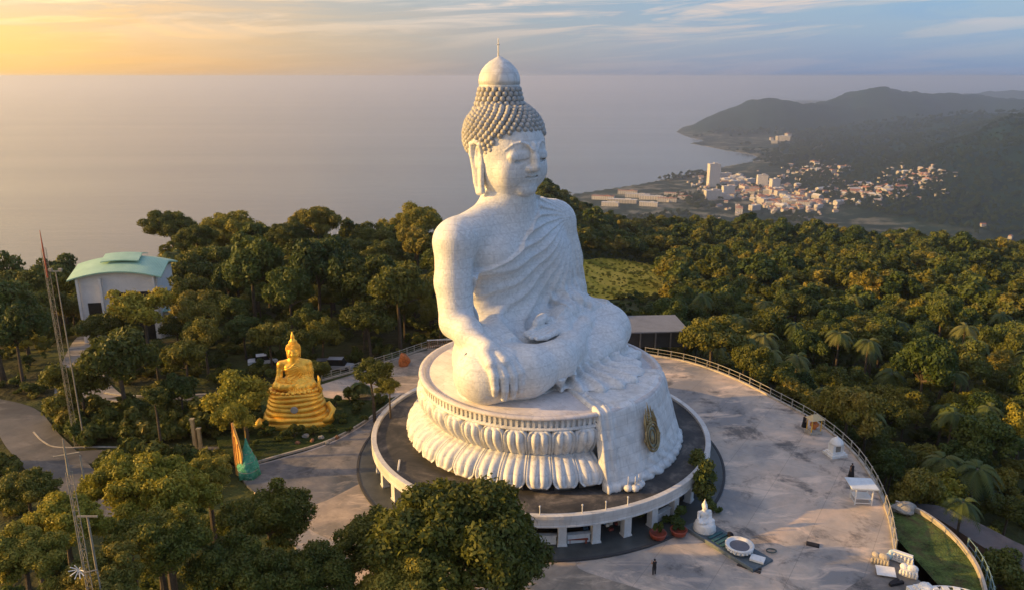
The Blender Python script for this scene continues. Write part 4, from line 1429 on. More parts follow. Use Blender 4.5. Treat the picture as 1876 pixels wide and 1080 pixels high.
# ------------------------------------------------------------------ things on the plaza
def incense_urn(p):
    root = empty('incense_urn', p, R(15), 'orange and gold incense urn under a small shelter near the railing', 'urn')
    MB().box((0, 0, 0.2), (1.8, 1.3, 0.4)).box((0, 0, 0.5), (1.3, 0.9, 0.25)).build('plinth', M['kerb'], root)
    MB().lathe([(0.35, 0.6), (0.25, 0.75), (0.55, 1.1), (0.6, 1.35), (0.5, 1.45), (0.45, 1.38), (0, 1.3)], 24).build('bowl', simple_mat('orange_glaze', (0.55, 0.17, 0.04), 0.4, 0.3, 2), root, True)
    o = None
    for s in ((-1, -1), (1, -1), (1, 1), (-1, 1)):
        if o is None: o = MB().box((0, 0, 0.85), (0.1, 0.1, 1.7)).build('post', M['gold'], root); q = o
        else: q = o.copy(); col.objects.link(q)
        q.location = (s[0] * 0.72, s[1] * 0.5, 0.4)
    MB().add([(-1, -.8, 2.1), (1, -.8, 2.1), (1, .8, 2.1), (-1, .8, 2.1), (-.3, 0, 2.75), (.3, 0, 2.75)], [(3, 2, 1, 0), (0, 1, 5, 4), (2, 3, 4, 5), (1, 2, 5), (3, 0, 4)]).build('roof', simple_mat('cream_tile', (0.55, 0.42, 0.22), 0.6), root)


incense_urn(at(1490, 792, 0))
p = at(1530, 832, 0)
root = empty('white_shrine', p, R(14), 'small white domed shrine on a stepped base near the railing', 'shrine')
MB().box((0, 0, 0.16), (2.3, 1.9, 0.32)).box((0, 0, 0.42), (1.9, 1.55, 0.22)).build('base', M['white'], root)
b = MB().box((0, 0.1, 1.05), (1.35, 1.1, 1.05))
for s in (-1, 1): b.box((s * 0.72, -0.45, 0.95), (0.14, 0.14, 0.85))
b.build('body', M['white'], root)
MB().lathe([(0.85, 1.55), (0.82, 1.75), (0.66, 2.05), (0.4, 2.28), (0.12, 2.4), (0.05, 2.62), (0, 2.65)], 24).build('dome', M['white'], root, True)
MB().box((0, -0.46, 1.0), (0.7, 0.05, 0.75)).build('niche', simple_mat('niche_shadow', (0.25, 0.23, 0.2), 0.8), root)

p = at(1577, 918, 0)
root = empty('canopy_table', p, R(-5), 'white flat-roofed canopy stand with four legs beside the railing', 'canopy')
MB().box((-0.1, 0.2, 2.15), (2.9, 2.5, 0.12)).box((-0.1, 0.2, 2.03), (2.7, 2.3, 0.12)).build('roof', simple_mat('canopy_sheet', (0.60, 0.66, 0.70), 0.4, 0.15, 1.0), root)
src = None
for s in ((-0.9, -0.7), (0.9, -0.7), (0.9, 0.8), (-0.9, 0.8)):
    if src is None: src = MB().box((0, 0, 1.0), (0.11, 0.11, 2.0)).build('leg', M['white'], root); q = src
    else: q = src.copy(); col.objects.link(q)
    q.location = (s[0], s[1], 0)
MB().box((0, 0.05, 0.75), (1.85, 1.5, 0.07)).build('table_top', M['white'], root)
MB().box((0, -0.7, 0.22), (1.75, 0.07, 0.09)).box((-0.9, 0.05, 0.22), (0.07, 1.4, 0.09)).box((0.9, 0.05, 0.22), (0.07, 1.4, 0.09)).build('stretcher', M['white'], root)

o = MB().box((0, 0, 0.04), (1.25, 0.7, 0.08)).box((0, 0, 0.10), (1.1, 0.55, 0.05)).build('drain_cover', M['darkcloth'])
o.location = at(1489, 997, 0.01); o.rotation_euler = (0, 0, R(-25)); tag(o, 'small dark rectangular drain cover on the bare plaza', 'drain cover')
o = MB().tube([(0.5 * math.cos(t), 0.35 * math.sin(t), 0.1 + 0.01 * t) for t in np.linspace(0, 12, 50)], 0.05, 6).build('hose_coil', simple_mat('hose', (0.10, 0.12, 0.11), 0.6))
o.location = at(1413, 1010, 0); tag(o, 'loosely coiled hose lying right of the white basin', 'hose')
o = MB().box((0, 0, 0.05), (2.3, 0.35, 0.1)).box((0.2, 0.5, 0.08), (1.7, 0.25, 0.14)).build('dark_planks', simple_mat('old_planks', (0.06, 0.05, 0.045), 0.9))
o.location = at(1372, 1041, 0); o.rotation_euler = (0, 0, R(-35)); tag(o, 'dark planks lying in front of the white block', 'planks')

# teal stepped platform, white basin and block
A = at(1263, 968, 0); B = at(1392, 1048, 0)
d = (B - A); ang = math.atan2(d.y, d.x); L = d.length
root = empty('teal_platform', A.lerp(B, 0.5) + Vector((0.6, 0.9, 0)), ang, 'long teal stepped platform under the white figure and basin', 'platform')
MB().box((0, 0, 0.12), (L, 3.0, 0.24)).build('base', simple_mat('platform_stone', (0.10, 0.13, 0.15), 0.8), root)
src = None
for k in range(5):
    if src is None: src = MB().box((0, 0, 0), (0.34, 2.0, 0.12)).build('step', M['teal'], root); q = src
    else: q = src.copy(); col.objects.link(q)
    q.location = (-L * 0.10 + 0.55 * k - 0.6, 0, 0.3)
MB().box((0, -1.52, 0.2), (L, 0.12, 0.4)).build('edge', simple_mat('edge_stone', (0.14, 0.17, 0.18), 0.8), root)
PLAT = root
p = at(1354, 1008, 0.24)
root = empty('white_basin', p, 0, 'round white basin with a wide rim on the platform', 'basin')
MB().lathe([(0.9, 0.0), (1.05, 0.1), (1.0, 0.3), (1.25, 0.5), (1.4, 0.62), (1.42, 0.78), (1.25, 0.82), (1.12, 0.7), (0.9, 0.55), (0, 0.5)], 40).build('bowl', M['white'], root, True)
b = MB()
for k in range(20):
    a = 2 * PI * k / 20
    b.ball((1.2 * math.cos(a), 1.2 * math.sin(a), 0.42), (0.2, 0.2, 0.16), 8, 6)
b.build('petals', M['white'], root, True)
MB().lathe([(0, 0.60), (0.98, 0.60)], 30, caps=False).build('water', simple_mat('basin_water', (0.12, 0.11, 0.12), 0.1), root)
o = rock('black_bag', at(1338, 982, 0.24), (0.34, 0.3, 0.34), M['darkcloth'], 'small black bag on the far rim side of the round basin', 'bag', seed=9)
p = at(1387, 1030, 0)
root = empty('white_block', p, R(-30), 'low square white block with a dark skirt at the end of the platform', 'block')
MB().box((0, 0, 0.45), (1.35, 1.0, 0.22)).build('slab', M['white'], root)
MB().box((0, 0, 0.17), (1.2, 0.85, 0.34)).build('skirt', simple_mat('block_skirt', (0.05, 0.12, 0.12), 0.8), root)

# ---- heap of white building pieces in the corner
rr = random.Random(12)
pieces = [(1612, 1030, 'short white carved fragment, leftmost of the white pieces in the corner'), (1630, 1022, 'pale blue plastic sheet bundle among the white pieces'),
          (1622, 1050, 'flat white board lying below the fragments'), (1650, 1030, 'white moulded cornice piece leaning on the plaza edge'),
          (1664, 1052, 'white rounded carved block right of the flat board'), (1642, 1070, 'dark timber offcut in front of the carved block')]
for k, (px, py, lab) in enumerate(pieces):
    z = 0.02
    p = at(px, py, z)
    b = MB()
    if k in (0, 4):
        b.box((0, 0, 0.35), (1.5, 0.9, 0.7)).ball((0.3, 0, 0.8), (0.5, 0.4, 0.35), 12, 8).ball((-0.45, 0.1, 0.72), (0.38, 0.4, 0.3), 12, 8)
        for q in range(6): b.ball((-0.7 + 0.28 * q, -0.48, 0.35), (0.13, 0.1, 0.3), 8, 6)
        mm = M['white'] if k == 4 else M['kerb']
    elif k == 1:
        b.ball((0, 0, 0.3), (0.6, 0.35, 0.35), 14, 8).ball((0.3, 0.1, 0.55), (0.35, 0.3, 0.3), 12, 8); mm = simple_mat('pale_blue_sheet', (0.45, 0.62, 0.68), 0.5)
    elif k == 2:
        b.box((0, 0, 0.3), (1.7, 1.2, 0.06), M=Matrix.Rotation(R(-25), 4, 'Z') @ Matrix.Rotation(R(14), 4, 'X')).box((0, 0.2, 0.12), (0.8, 0.5, 0.22)); mm = M['white']
    elif k == 3:
        for q in range(5): b.box((0, q * 0.12, 0.18 + 0.16 * q), (2.3 - 0.12 * q, 0.35, 0.13))
        for q in range(7): b.box((-1 + 0.33 * q, -0.1, 0.5), (0.12, 0.2, 0.75))
        mm = M['white']
    else:
        b.box((0, 0, 0.15), (1.5, 0.3, 0.25)).box((0.1, 0.35, 0.1), (1.1, 0.3, 0.2), rz=0.3); mm = M['darkcloth']
    o = b.build(['carved_fragment', 'plastic_bundle', 'white_board', 'cornice_piece', 'carved_block', 'timber_offcut'][k], mm)
    o.location = p; o.rotation_euler = (0, 0, R([-30, 20, 10, -38, -30, 15][k])); tag(o, lab, ['fragment', 'bundle', 'board', 'cornice', 'block', 'timber'][k])
# curved white colonnade roof cut by the frame edge
C = at(1752, 1140, 0)
root = empty('curved_pergola', C, R(0), 'curved white pergola roof with dark gaps, cut by the lower right edge', 'pergola')
root.scale = (0.8, 0.8, 0.8)
b = MB()
for k in range(9):
    a = R(165 - 16 * k)
    for r in (2.6, 3.5, 4.4):
        b.box((r * math.cos(a), r * math.sin(a) * 0.8, 1.9), (0.72, 0.62, 0.1), a + PI / 2)
b.build('roof_panels', M['white'], root)
b = MB()
for r in (2.15, 3.05, 3.95, 4.85):
    b.tube([(r * math.cos(a), r * math.sin(a) * 0.8, 1.82) for a in np.linspace(R(172), R(28), 24)], 0.08, 6, True)
b.build('ring_beams', M['white'], root)
src = None
for k in range(6):
    a = R(165 - 25 * k)
    if src is None: src = MB().lathe([(0.22, 0), (0.22, 0.15), (0.14, 0.2), (0.14, 1.65), (0.2, 1.78)], 12).build('column', M['white'], root, True); q = src
    else: q = src.copy(); col.objects.link(q)
    q.location = (4.4 * math.cos(a), 3.5 * math.sin(a), 0)
o = MB().box((0, 0, 0.55), (2.2, 1.9, 1.1)).box((0.2, 0.1, 1.2), (1.6, 1.3, 0.25)).lathe([(0.7, 1.3), (0.5, 1.6), (0, 1.8)], 16, (0.2, 0.1, 0)).build('white_kiosk', M['white'])
o.location = at(1690, 1100, 0); o.rotation_euler = (0, 0, R(12)); tag(o, 'squat white kiosk left of the curved pergola, cut by the frame', 'kiosk')

# dark open shed behind the seat on the right
A = at(1235, 640, 0)
root = empty('grey_shed', A, R(4), 'low grey flat-roofed shed behind the left knee of the colossal figure', 'shed')
W_, D_ = 14.5, 9.5
MB().box((-4.5, 5.2, 3.15), (W_, D_, 0.22)).build('roof', simple_mat('shed_roof', (0.17, 0.18, 0.20), 0.7, 0.15, 0.5), root)
MB().box((-4.5, 5.4, 1.5), (W_ - 1.0, D_ - 1.6, 3.0)).build('wall', simple_mat('shed_wall', (0.05, 0.048, 0.045), 0.85), root)
src = None
for k in range(6):
    if src is None: src = MB().box((0, 0, 1.5), (0.22, 0.22, 3.0)).build('post', simple_mat('shed_post', (0.14, 0.13, 0.12), 0.8), root); q = src
    else: q = src.copy(); col.objects.link(q)
    q.location = (-11.3 + 2.7 * k, 0.75, 0)
# ------------------------------------------------------------------ golden seated figure on its coiled-serpent pedestal
def build_golden():
    p = at(534, 789, 0.1)
    root = empty('golden_statue', p + Vector((0, 3.2, 0)), R(8), 'golden seated figure on a tall coiled pedestal in the garden', 'statue')
    g = M['gold']
    # coils
    b = MB()
    lv = [(0.35, 4.6, 2.6, 0.52), (1.15, 4.1, 2.45, 0.47), (1.9, 3.75, 2.3, 0.42), (2.6, 3.55, 2.2, 0.40), (3.25, 3.4, 2.1, 0.37), (3.85, 3.3, 2.0, 0.34), (4.4, 3.2, 1.9, 0.30)]
    for i, (z, rx, ry, t) in enumerate(lv):
        pts = []
        for k in range(41):
            a = 2 * PI * k / 40
            e = 2.6
            cx_, sx_ = math.cos(a), math.sin(a)
            q = (abs(cx_) ** e + abs(sx_) ** e) ** (-1 / e)
            pts.append((rx * cx_ * q, ry * sx_ * q, z + 0.10 * math.sin(3 * a + i)))
        b.tube(pts, t, 10, False)
    b.build('coils', g, root, True)
    b = MB()
    for (z, rx, ry, t), nx in zip(lv, lv[1:] + [(4.8, 3.1, 1.8, 0.3)]):
        n = 32
        for zz, r_ in ((z - 0.4, 0), (nx[0], 0)):
            pass
        pr = []
        for k in range(n):
            a = 2 * PI * k / n
            e = 2.6
            q = (abs(math.cos(a)) ** e + abs(math.sin(a)) ** e) ** (-1 / e)
            pr.append((rx * math.cos(a) * q, ry * math.sin(a) * q))
        b.prism(pr, z - 0.4 if z > .5 else 0, min(nx[0], 4.75))
    b.build('core', g, root, False)
    # serpent tail to the left, head on the right
    MB().tube([(-4.3, -1.2, 0.5), (-5.1, -1.9, 0.45), (-5.7, -2.0, 0.35), (-6.0, -1.5, 0.3)], [0.55, 0.45, 0.3, 0.12], 10).build('tail', g, root, True)
    MB().tube([(3.6, -1.9, 0.5), (4.7, -1.6, 0.9), (4.9, -0.9, 1.8), (4.2, -0.4, 2.7)], [0.5, 0.55, 0.5, 0.4], 10).build('neck', g, root, True)
    b = MB()
    for s, h in ((3.25, 6.9), (-3.35, 5.5)):
        b.tube([(s, -0.6, 4.3), (s * 1.08, -0.7, 4.9), (s * 1.0, -0.7, 5.4), (s * 1.04, -0.6, h - .6), (s, -0.6, h)], [0.25, 0.32, 0.22, 0.2, 0.03], 8)
    b.build('horn', g, root, True)
    b = MB()
    for k in range(28):
        a = 2 * PI * k / 28
        b.ball((3.25 * math.cos(a), 1.95 * math.sin(a), 4.88), (0.34, 0.3, 0.22), 8, 6)
    b.build('lotus_ring', g, root, True)
    MB().lathe([(0, 0.0), (1.12, 0.0), (1.0, 0.22), (0.8, 0.3), (0, 0.3)], 30).build('medallion', simple_mat('gold_disc', (0.80, 0.52, 0.18), 0.4, 0.2, 2, metal=0.5), root, True)
    md = root.children[-1]
    md.rotation_euler = (R(90), 0, 0); md.location = (0.1, -2.55, 2.9)
    md2 = MB().lathe([(0, 0.3), (0.5, 0.3), (0.42, 0.36), (0, 0.37)], 24).build('crest', simple_mat('grey_crest', (0.35, 0.37, 0.38), 0.4), md)
    # the figure: same posture, slimmer, with a flame on the head
    def place(me, name):
        n = len(me.vertices)
        a = np.empty(n * 3, np.float32); me.vertices.foreach_get('co', a); a = a.reshape(-1, 3)
        a[:, 1] *= -1
        a[:, 0] *= 0.205; a[:, 1] *= 0.19; a[:, 2] = a[:, 2] * 0.192 + 4.95
        me.vertices.foreach_set('co', a.ravel()); me.flip_normals(); me.update()
        return me
    link('body', place(body_field(0.26).mesh('body'), 'body'), g, root, True)
    hd = link('head', place(head_field(0.17).mesh('head'), 'head'), g, root, True)
    o = curls_mesh(seg=6, rings=4).build('curled_hair', g, hd, True); place(o.data, '')
    o = MB().lathe([(2.9, 30.0), (2.6, 31.6), (2.2, 33.0), (1.6, 34.2), (1.25, 35.0), (1.3, 35.8), (0.9, 37.6), (0.35, 39.2), (0, 40.2)], 20, (0, -6.95, 0)).build('flame', g, hd, True); place(o.data, '')
    for s in (-1, 1):
        link('ear', place(ear_field(s, 0.16).mesh('ear'), ''), g, hd, True)
    return root


golden = build_golden()


# ---- small white seated figure at the head of the teal platform
def build_white_figure():
    p = at(1293, 975, 0.24)
    root = empty('white_figure', p + Vector((0, .6, 0)), R(12), 'small white seated figure with a pointed crown at the head of the teal platform', 'statue')
    MB().lathe([(1.12, 0), (1.2, 0.12), (1.08, 0.3), (1.15, 0.5), (1.0, 0.72), (1.02, 0.85), (0.85, 0.95), (0, 0.95)], 30).build('base', M['white'], root, True)

    def place(me):
        n = len(me.vertices)
        a = np.empty(n * 3, np.float32); me.vertices.foreach_get('co', a); a = a.reshape(-1, 3)
        a[:, 1] *= -1
        a[:, 0] *= 0.068; a[:, 1] *= 0.07; a[:, 2] = a[:, 2] * 0.062 + 0.93; a[:, 1] -= 0.1
        me.vertices.foreach_set('co', a.ravel()); me.flip_normals(); me.update()
        return me
    link('body', place(body_field(0.34).mesh('body')), M['white'], root, True)
    link('head', place(head_field(0.3).mesh('head')), M['white'], root, True)
    o = MB().lathe([(4.4, 28.0), (4.0, 30.0), (3.0, 31.5), (2.2, 33.0), (2.4, 34.0), (1.2, 36), (0.5, 39.0), (0, 41)], 20, (0, -6.7, 0)).build('crown', M['white'], root, True); place(o.data)


build_white_figure()


# ------------------------------------------------------------------ leaning golden gable board and green wrapped cone
p = at(441, 872, 0)
root = empty('golden_gable_board', p, R(-38), 'tall narrow golden pointed board standing beside the green wrapped cone', 'board')
b = MB()
pts = [(-0.75, 0.0), (0.85, 0.0), (0.80, 3.3), (0.35, 4.9), (-0.55, 6.9), (-0.62, 4.6)]
b.add([(x, -0.09, z) for x, z in pts] + [(x, 0.09, z) for x, z in pts], [tuple(range(6)), tuple(range(11, 5, -1))] + [((k + 1) % 6, k, k + 6, (k + 1) % 6 + 6) for k in range(6)])
b.build('panel', simple_mat('gilded_board', (0.85, 0.50, 0.13), 0.5, 0.3, 1.2, metal=0.2), root)
b = MB()
for x0, z0, x1, z1 in ((-0.7, 0.1, -0.6, 4.6), (-0.6, 4.6, -0.53, 6.9), (-0.53, 6.9, 0.35, 4.9), (0.35, 4.9, 0.82, 3.3), (0.82, 3.3, 0.82, 0.1), (-0.3, 0.2, -0.28, 5.2), (0.2, 0.2, 0.15, 4.4)):
    b.tube([(x0, -0.12, z0), (x1, -0.12, z1)], 0.07, 6)
b.build('frame', simple_mat('board_frame', (0.62, 0.30, 0.08), 0.5, 0.2), root)
p = at(457, 870, 0)
m, w = mat_tools('green_net')
tc = w.n('ShaderNodeTexCoord').outputs['Object']
n1 = w.noise(tc, 2.2, 6, 0.7, 1.0)
finish(w, w.ramp(n1, [(0.3, (0.03, 0.22, 0.14)), (0.55, (0.07, 0.40, 0.27)), (0.7, (0.35, 0.60, 0.45))]), 0.6, n1, 0.9, 0.3)
b = MB()
pr = [(1.25, 0.0), (1.15, 0.7), (1.22, 1.3), (0.95, 2.0), (0.62, 2.9), (0.34, 3.8), (0.1, 4.7), (0.03, 5.1)]
b.lathe(pr, 26, wob=lambda a, r, z: 1 + 0.09 * math.sin(5 * a + z * 2) + 0.05 * math.sin(11 * a - z * 3))
root = empty('green_wrapped_cone', p, 0, 'bright green netting wrapped round a pointed cone with a thin tip', 'wrapped cone')
b.build('netting', m, root, True)
MB().tube([(0, 0, 4.9), (0.02, 0, 5.9)], [0.06, 0.02], 6).build('tip', M['gold'], root)
b = MB()
for z in (1.1, 2.2, 3.2):
    r_ = {1.1: 1.27, 2.2: 0.93, 3.2: 0.56}[z]
    b.tube([(r_ * math.cos(a), r_ * math.sin(a), z + 0.15 * math.sin(a)) for a in np.linspace(0, 2 * PI, 20)], 0.03, 5, False)
b.build('rope', M['kerb'], root)
# pale gate posts further left
p = at(363, 824, -0.3)
src = None
for k, (px, py, lab) in enumerate(((359, 826, 'left one of two pale weathered posts near the road bend'), (369, 828, 'right one of two pale weathered posts near the road bend'))):
    p = ground(px, py)
    b = MB().box((0, 0, 2.2), (0.4, 0.4, 4.4)).box((0, 0, 4.5), (0.55, 0.55, 0.2)).box((0, 0, 0.2), (0.6, 0.6, 0.4))
    o = b.build('gate_post', simple_mat('weathered_post', (0.32, 0.27, 0.17), 0.85, 0.25)); o.location = p
    o.scale.z = 1.0 - 0.25 * k
    tag(o, lab, 'post')


# ------------------------------------------------------------------ roads on the left, draped over the ground
def drape(name, px, width, m, zo, label, kerb=True, widths=None, cat='road'):
    pts = [ground(a, b_) for a, b_ in px]
    C2 = smooth_poly([(p.x, p.y) for p in pts], 8, False)
    V, Fc = [], []
    n = len(C2)
    nw = 7
    for i, (x, y) in enumerate(C2):
        x0, y0 = C2[max(i - 1, 0)]; x1, y1 = C2[min(i + 1, n - 1)]
        d = Vector((x1 - x0, y1 - y0)).normalized()
        wd = width if widths is None else np.interp(i / (n - 1), np.linspace(0, 1, len(widths)), widths)
        for k in range(nw):
            s = (k / (nw - 1) - 0.5) * wd
            X, Y = x - d.y * s, y + d.x * s
            V.append((X, Y, hgt(X, Y) + zo))
    for i in range(n - 1):
        for k in range(nw - 1):
            a = i * nw + k
            Fc.append((a, a + 1, a + 1 + nw, a + nw)[::-1])
    b = MB(); b.v, b.f = V, Fc
    o = b.build(name, m, None, True)
    tag(o, label, cat, kind='structure')
    return C2


M['oldroad'] = concrete('old_road', (0.075, 0.075, 0.078), (0.12, 0.115, 0.11), (0.17, 0.155, 0.14), sc=0.05)
M['lightroad'] = concrete('light_road', (0.20, 0.18, 0.16), (0.28, 0.25, 0.22), (0.34, 0.30, 0.25), sc=0.08)
drape('car_park', [(150, 742), (230, 752), (330, 748), (420, 738), (480, 720)], 11, M['oldroad'], 0.08, 'brown-grey car park strip left of the golden figure', widths=[6, 9, 9, 8, 7])
drape('side_road', [(-60, 742), (20, 760), (62, 810), (100, 850), (140, 905), (165, 960)], 6.0, M['oldroad'], 0.12, 'grey side road curving out of the left edge')
drape('cross_road', [(96, 842), (200, 838), (300, 836), (400, 832), (450, 848)], 3.6, M['oldroad'], 0.10, 'narrow service road below the car park')
drape('hall_road', [(165, 738), (148, 700), (152, 650), (175, 610), (215, 588), (300, 582)], 5.5, M['lightroad'], 0.15, 'pale road climbing to the green-roofed hall', widths=[9, 7, 5.5, 5, 6, 12])


def drape_kerb(name, px, label, wd=0.3, h=0.3, cat='kerb'):
    pts = [ground(a, b_) for a, b_ in px]
    C2 = smooth_poly([(p.x, p.y) for p in pts], 5, False)
    return wall_path(name, C2, wd, h, lambda x, y: hgt(x, y) + 0.02, M['kerb'], label=label, cat=cat)


drape_kerb('road_kerb', [(192, 722), (240, 728), (330, 726), (410, 724)], 'pale kerb along the far side of the car park')
drape_kerb('road_kerb', [(62, 792), (80, 812), (108, 822), (180, 820), (270, 822), (330, 822)], 'pale broken kerb at the road fork', 0.2, 0.15)
drape_kerb('road_kerb', [(178, 734), (215, 738), (240, 738)], 'short bright kerb piece at the foot of the hall road')
kk = [drape_kerb('kerb_stone', [(203 + 10 * i, 776 - 7 * i), (209 + 10 * i, 771 - 7 * i)], l, 0.5, 0.5, 'stone') for i, l in enumerate(
    ('white stone block lying in the car park grass, lowest of three', 'white stone block lying in the car park grass, middle of three', 'white stone block lying in the car park grass, highest of three'))]


# ------------------------------------------------------------------ vehicles
def vehicle(px, py, rz, paint, label, kind='car', ln=4.6, hh=1.5):
    p = ground(px, py)
    p.z = hgt(p.x, p.y) + 0.1
    root = empty('parked_' + kind, p, rz, label, kind)
    wd = 1.8
    prof = [(-0.5, 0.30), (-0.5, 0.62), (-0.47, 0.78), (-0.30, 0.86), (0.44, 0.90), (0.49, 0.80), (0.5, 0.32)]
    V, Fc = [], []
    for s, q in ((-1, 0.94), (-0.85, 1.0), (0.85, 1.0), (1, 0.94)):
        for x, z in prof: V.append((x * ln * q, s * wd / 2, z + (0 if abs(s) < 1 else -0.02)))
    n = len(prof)
    for r in range(3):
        for k in range(n): Fc.append((r * n + k, r * n + (k + 1) % n, (r + 1) * n + (k + 1) % n, (r + 1) * n + k)[::-1])
    Fc += [tuple(range(n)), tuple(range(4 * n - 1, 3 * n - 1, -1))]
    b = MB(); b.v, b.f = V, Fc
    b.build('body', paint, root)
    cab = [(-0.24, 0.88), (-0.13, hh), (0.20 if kind == 'truck' else 0.36, hh), (0.25 if kind == 'truck' else 0.47, 0.88)]
    for nm, k, mm in (('windows', 1.0, M['dark_glass']), ('roof', 1.0, paint)):
        b = MB()
        if nm == 'windows':
            for s in (-1, 1):
                b.v += [(x * ln, s * (wd / 2 - (0.08 if z < 1 else 0.2)), z) for x, z in cab]
            b.f += [(0, 1, 2, 3), (7, 6, 5, 4), (0, 4, 5, 1), (1, 5, 6, 2), (2, 6, 7, 3)]
        else:
            x0, x1 = cab[1][0] * ln, cab[2][0] * ln
            b.box(((x0 + x1) / 2, 0, hh + 0.02), (x1 - x0 + 0.1, wd - 0.36, 0.05))
        b.build(nm, mm, root)
    src = None
    for sx in (-0.31, 0.31):
        for s in (-1, 1):
            if src is None:
                src = MB().lathe([(0.2, -0.11), (0.34, -0.1), (0.34, 0.1), (0.2, 0.11)], 16).build('wheel', M['darkcloth'], root, True)
                src.rotation_euler = (R(90), 0, 0); q = src
            else:
                q = src.copy(); col.objects.link(q)
            q.location = (sx * ln, s * (wd / 2 - 0.1), 0.34)
    return root


wp = simple_mat('white_car_paint', (0.65, 0.66, 0.68), 0.3, 0.03)
gp = simple_mat('grey_car_paint', (0.10, 0.11, 0.14), 0.3, 0.05)
vehicle(482, 668, R(200), wp, 'white pickup with a dark window parked behind the golden figure', 'truck', 4.9, 1.6)
vehicle(600, 675, R(185), gp, 'dark grey car parked behind the pale garden railing', 'car')
vehicle(622, 678, R(178), simple_mat('silver_paint', (0.32, 0.33, 0.36), 0.3, 0.05), 'silver van with a dark windscreen right of the dark grey car', 'van', 4.8, 1.9)
vehicle(212, 676, R(60), simple_mat('pale_paint', (0.45, 0.44, 0.42), 0.3, 0.05), 'pale car half hidden on the hall road', 'car')


# ------------------------------------------------------------------ hall with the curved green roof
def build_hall():
    D = 165.0
    p = at_dist(238, 560, D); gz = hgt(p.x, p.y)
    HS = 0.70
    root = empty('green_roofed_hall', (p.x, p.y, gz), R(10), 'white hall with a curved pale green roof and raised roof vent', 'hall')
    root.scale = (HS * 1.06, HS * 1.06, HS)
    top = (at_dist(240, 494, D).z - gz) / HS       # eave height
    W, DP = 20.5, 16.0
    m, w = mat_tools('green_roof')
    tc = w.n('ShaderNodeTexCoord').outputs['Object']
    wv = w.n('ShaderNodeTexWave', ins={'Vector': tc, 'Scale': 0.9}, bands_direction='X')
    n1 = w.noise(tc, 0.25, 5, 0.6)
    finish(w, w.ramp(n1, [(0.3, (0.27, 0.46, 0.33)), (0.7, (0.40, 0.60, 0.44))]), 0.45, wv.outputs['Fac'], 0.4, 0.1)
    gm = m
    # arched shell: curve across the width, eaves flaring
    def arch(x): return 2.0 * (1 - (x / (W / 2 + 1)) ** 2)
    V, Fc = [], []
    nx, ny = 25, 13
    for t in (0, 1):
        for j in range(ny):
            y = -DP / 2 - 1 + (DP + 2) * j / (ny - 1)
            for i in range(nx):
                x = -W / 2 - 1 + (W + 2) * i / (nx - 1)
                V.append((x, y, top + arch(x) + 2.3 * (1 - abs(y) / (DP / 2 + 1)) - 0.35 * t))
    for j in range(ny - 1):
        for i in range(nx - 1):
            a = j * nx + i
            Fc += [(a, a + 1, a + 1 + nx, a + nx), tuple(nx * ny + q for q in (a + nx, a + 1 + nx, a + 1, a))]
    N2 = nx * ny
    for i in range(nx - 1):
        Fc += [(i + 1, i, N2 + i, N2 + i + 1), ((ny - 1) * nx + i, (ny - 1) * nx + i + 1, N2 + (ny - 1) * nx + i + 1, N2 + (ny - 1) * nx + i)]
    for j in range(ny - 1):
        a, c = j * nx, (j + 1) * nx
        Fc += [(a, c, N2 + c, N2 + a), (c + nx - 1, a + nx - 1, N2 + a + nx - 1, N2 + c + nx - 1)]
    b = MB(); b.v, b.f = V, Fc
    roof = b.build('roof', gm, root)
    # raised lantern
    b = MB()
    for t in (0, 1):
        for j in range(7):
            y = -4.6 + 9.2 * j / 6
            for i in range(9):
                x = -4.6 + 9.2 * i / 8
                b.v.append((x + 0.4, y, top + arch(x) + 2.3 * (1 - abs(y) / (DP / 2 + 1)) + 0.95 - 0.25 * t))
    for j in range(6):
        for i in range(8):
            a = j * 9 + i
            b.f += [(a, a + 1, a + 10, a + 9), tuple(63 + q for q in (a + 9, a + 10, a + 1, a))]
    for i in range(8): b.f += [(i + 1, i, 63 + i, 63 + i + 1)]
    for j in range(6): b.f += [(j * 9, (j + 1) * 9, 63 + (j + 1) * 9, 63 + j * 9), ((j + 1) * 9 + 8, j * 9 + 8, 63 + j * 9 + 8, 63 + (j + 1) * 9 + 8)]
    b.build('roof_vent', gm, roof)
    wl = simple_mat('hall_wall', (0.74, 0.72, 0.68), 0.8, 0.08, 0.6)
    b = MB().box((0, 0, top / 2), (W - 1, DP - 1, top))
    n = 16
    v0 = len(b.v)
    for y in (-DP / 2 + 0.5, DP / 2 - 0.5):
        for i in range(n + 1):
            x = -W / 2 + 0.5 + (W - 1) * i / n
            b.v += [(x, y, top - 0.01), (x, y, top + arch(x) - 0.2)]
    for q in range(2):
        for i in range(n):
            a = v0 + q * 2 * (n + 1) + 2 * i
            b.f.append((a, a + 2, a + 3, a + 1))
    b.build('wall', wl, root)
    b = MB().box((3.6, -DP / 2 + 0.46, top * 0.42), (8.5, 0.1, top * 0.72)).box((-6.2, -DP / 2 + 0.46, top * 0.45), (3.4, 0.1, top * 0.4))
    dk = MB().box((0, 0, 0), (8.5, 0.1, top * 0.72)).build('opening', M['dark_glass'], root); dk.location = (3.6, -DP / 2 + 0.46, top * 0.42)
    dk = MB().box((0, 0, 0), (3.2, 0.1, top * 0.4)).build('opening', M['dark_glass'], root); dk.location = (-6.0, -DP / 2 + 0.46, top * 0.45)
    src = None
    for x in (-9.2, -3.8, 9.0):
        if src is None: src = MB().box((0, 0, top / 2), (0.6, 0.6, top)).build('pillar', wl, root); q = src
        else: q = src.copy(); col.objects.link(q)
        q.location = (x, -DP / 2 - 0.1, 0)
    MB().box((11.2, -3, top * 0.45), (4.5, 6, 0.25)).build('porch_roof', gm, root)
    MB().box((11.2, -3, top * 0.22), (3.9, 5, top * 0.43)).build('porch', wl, root)


build_hall()


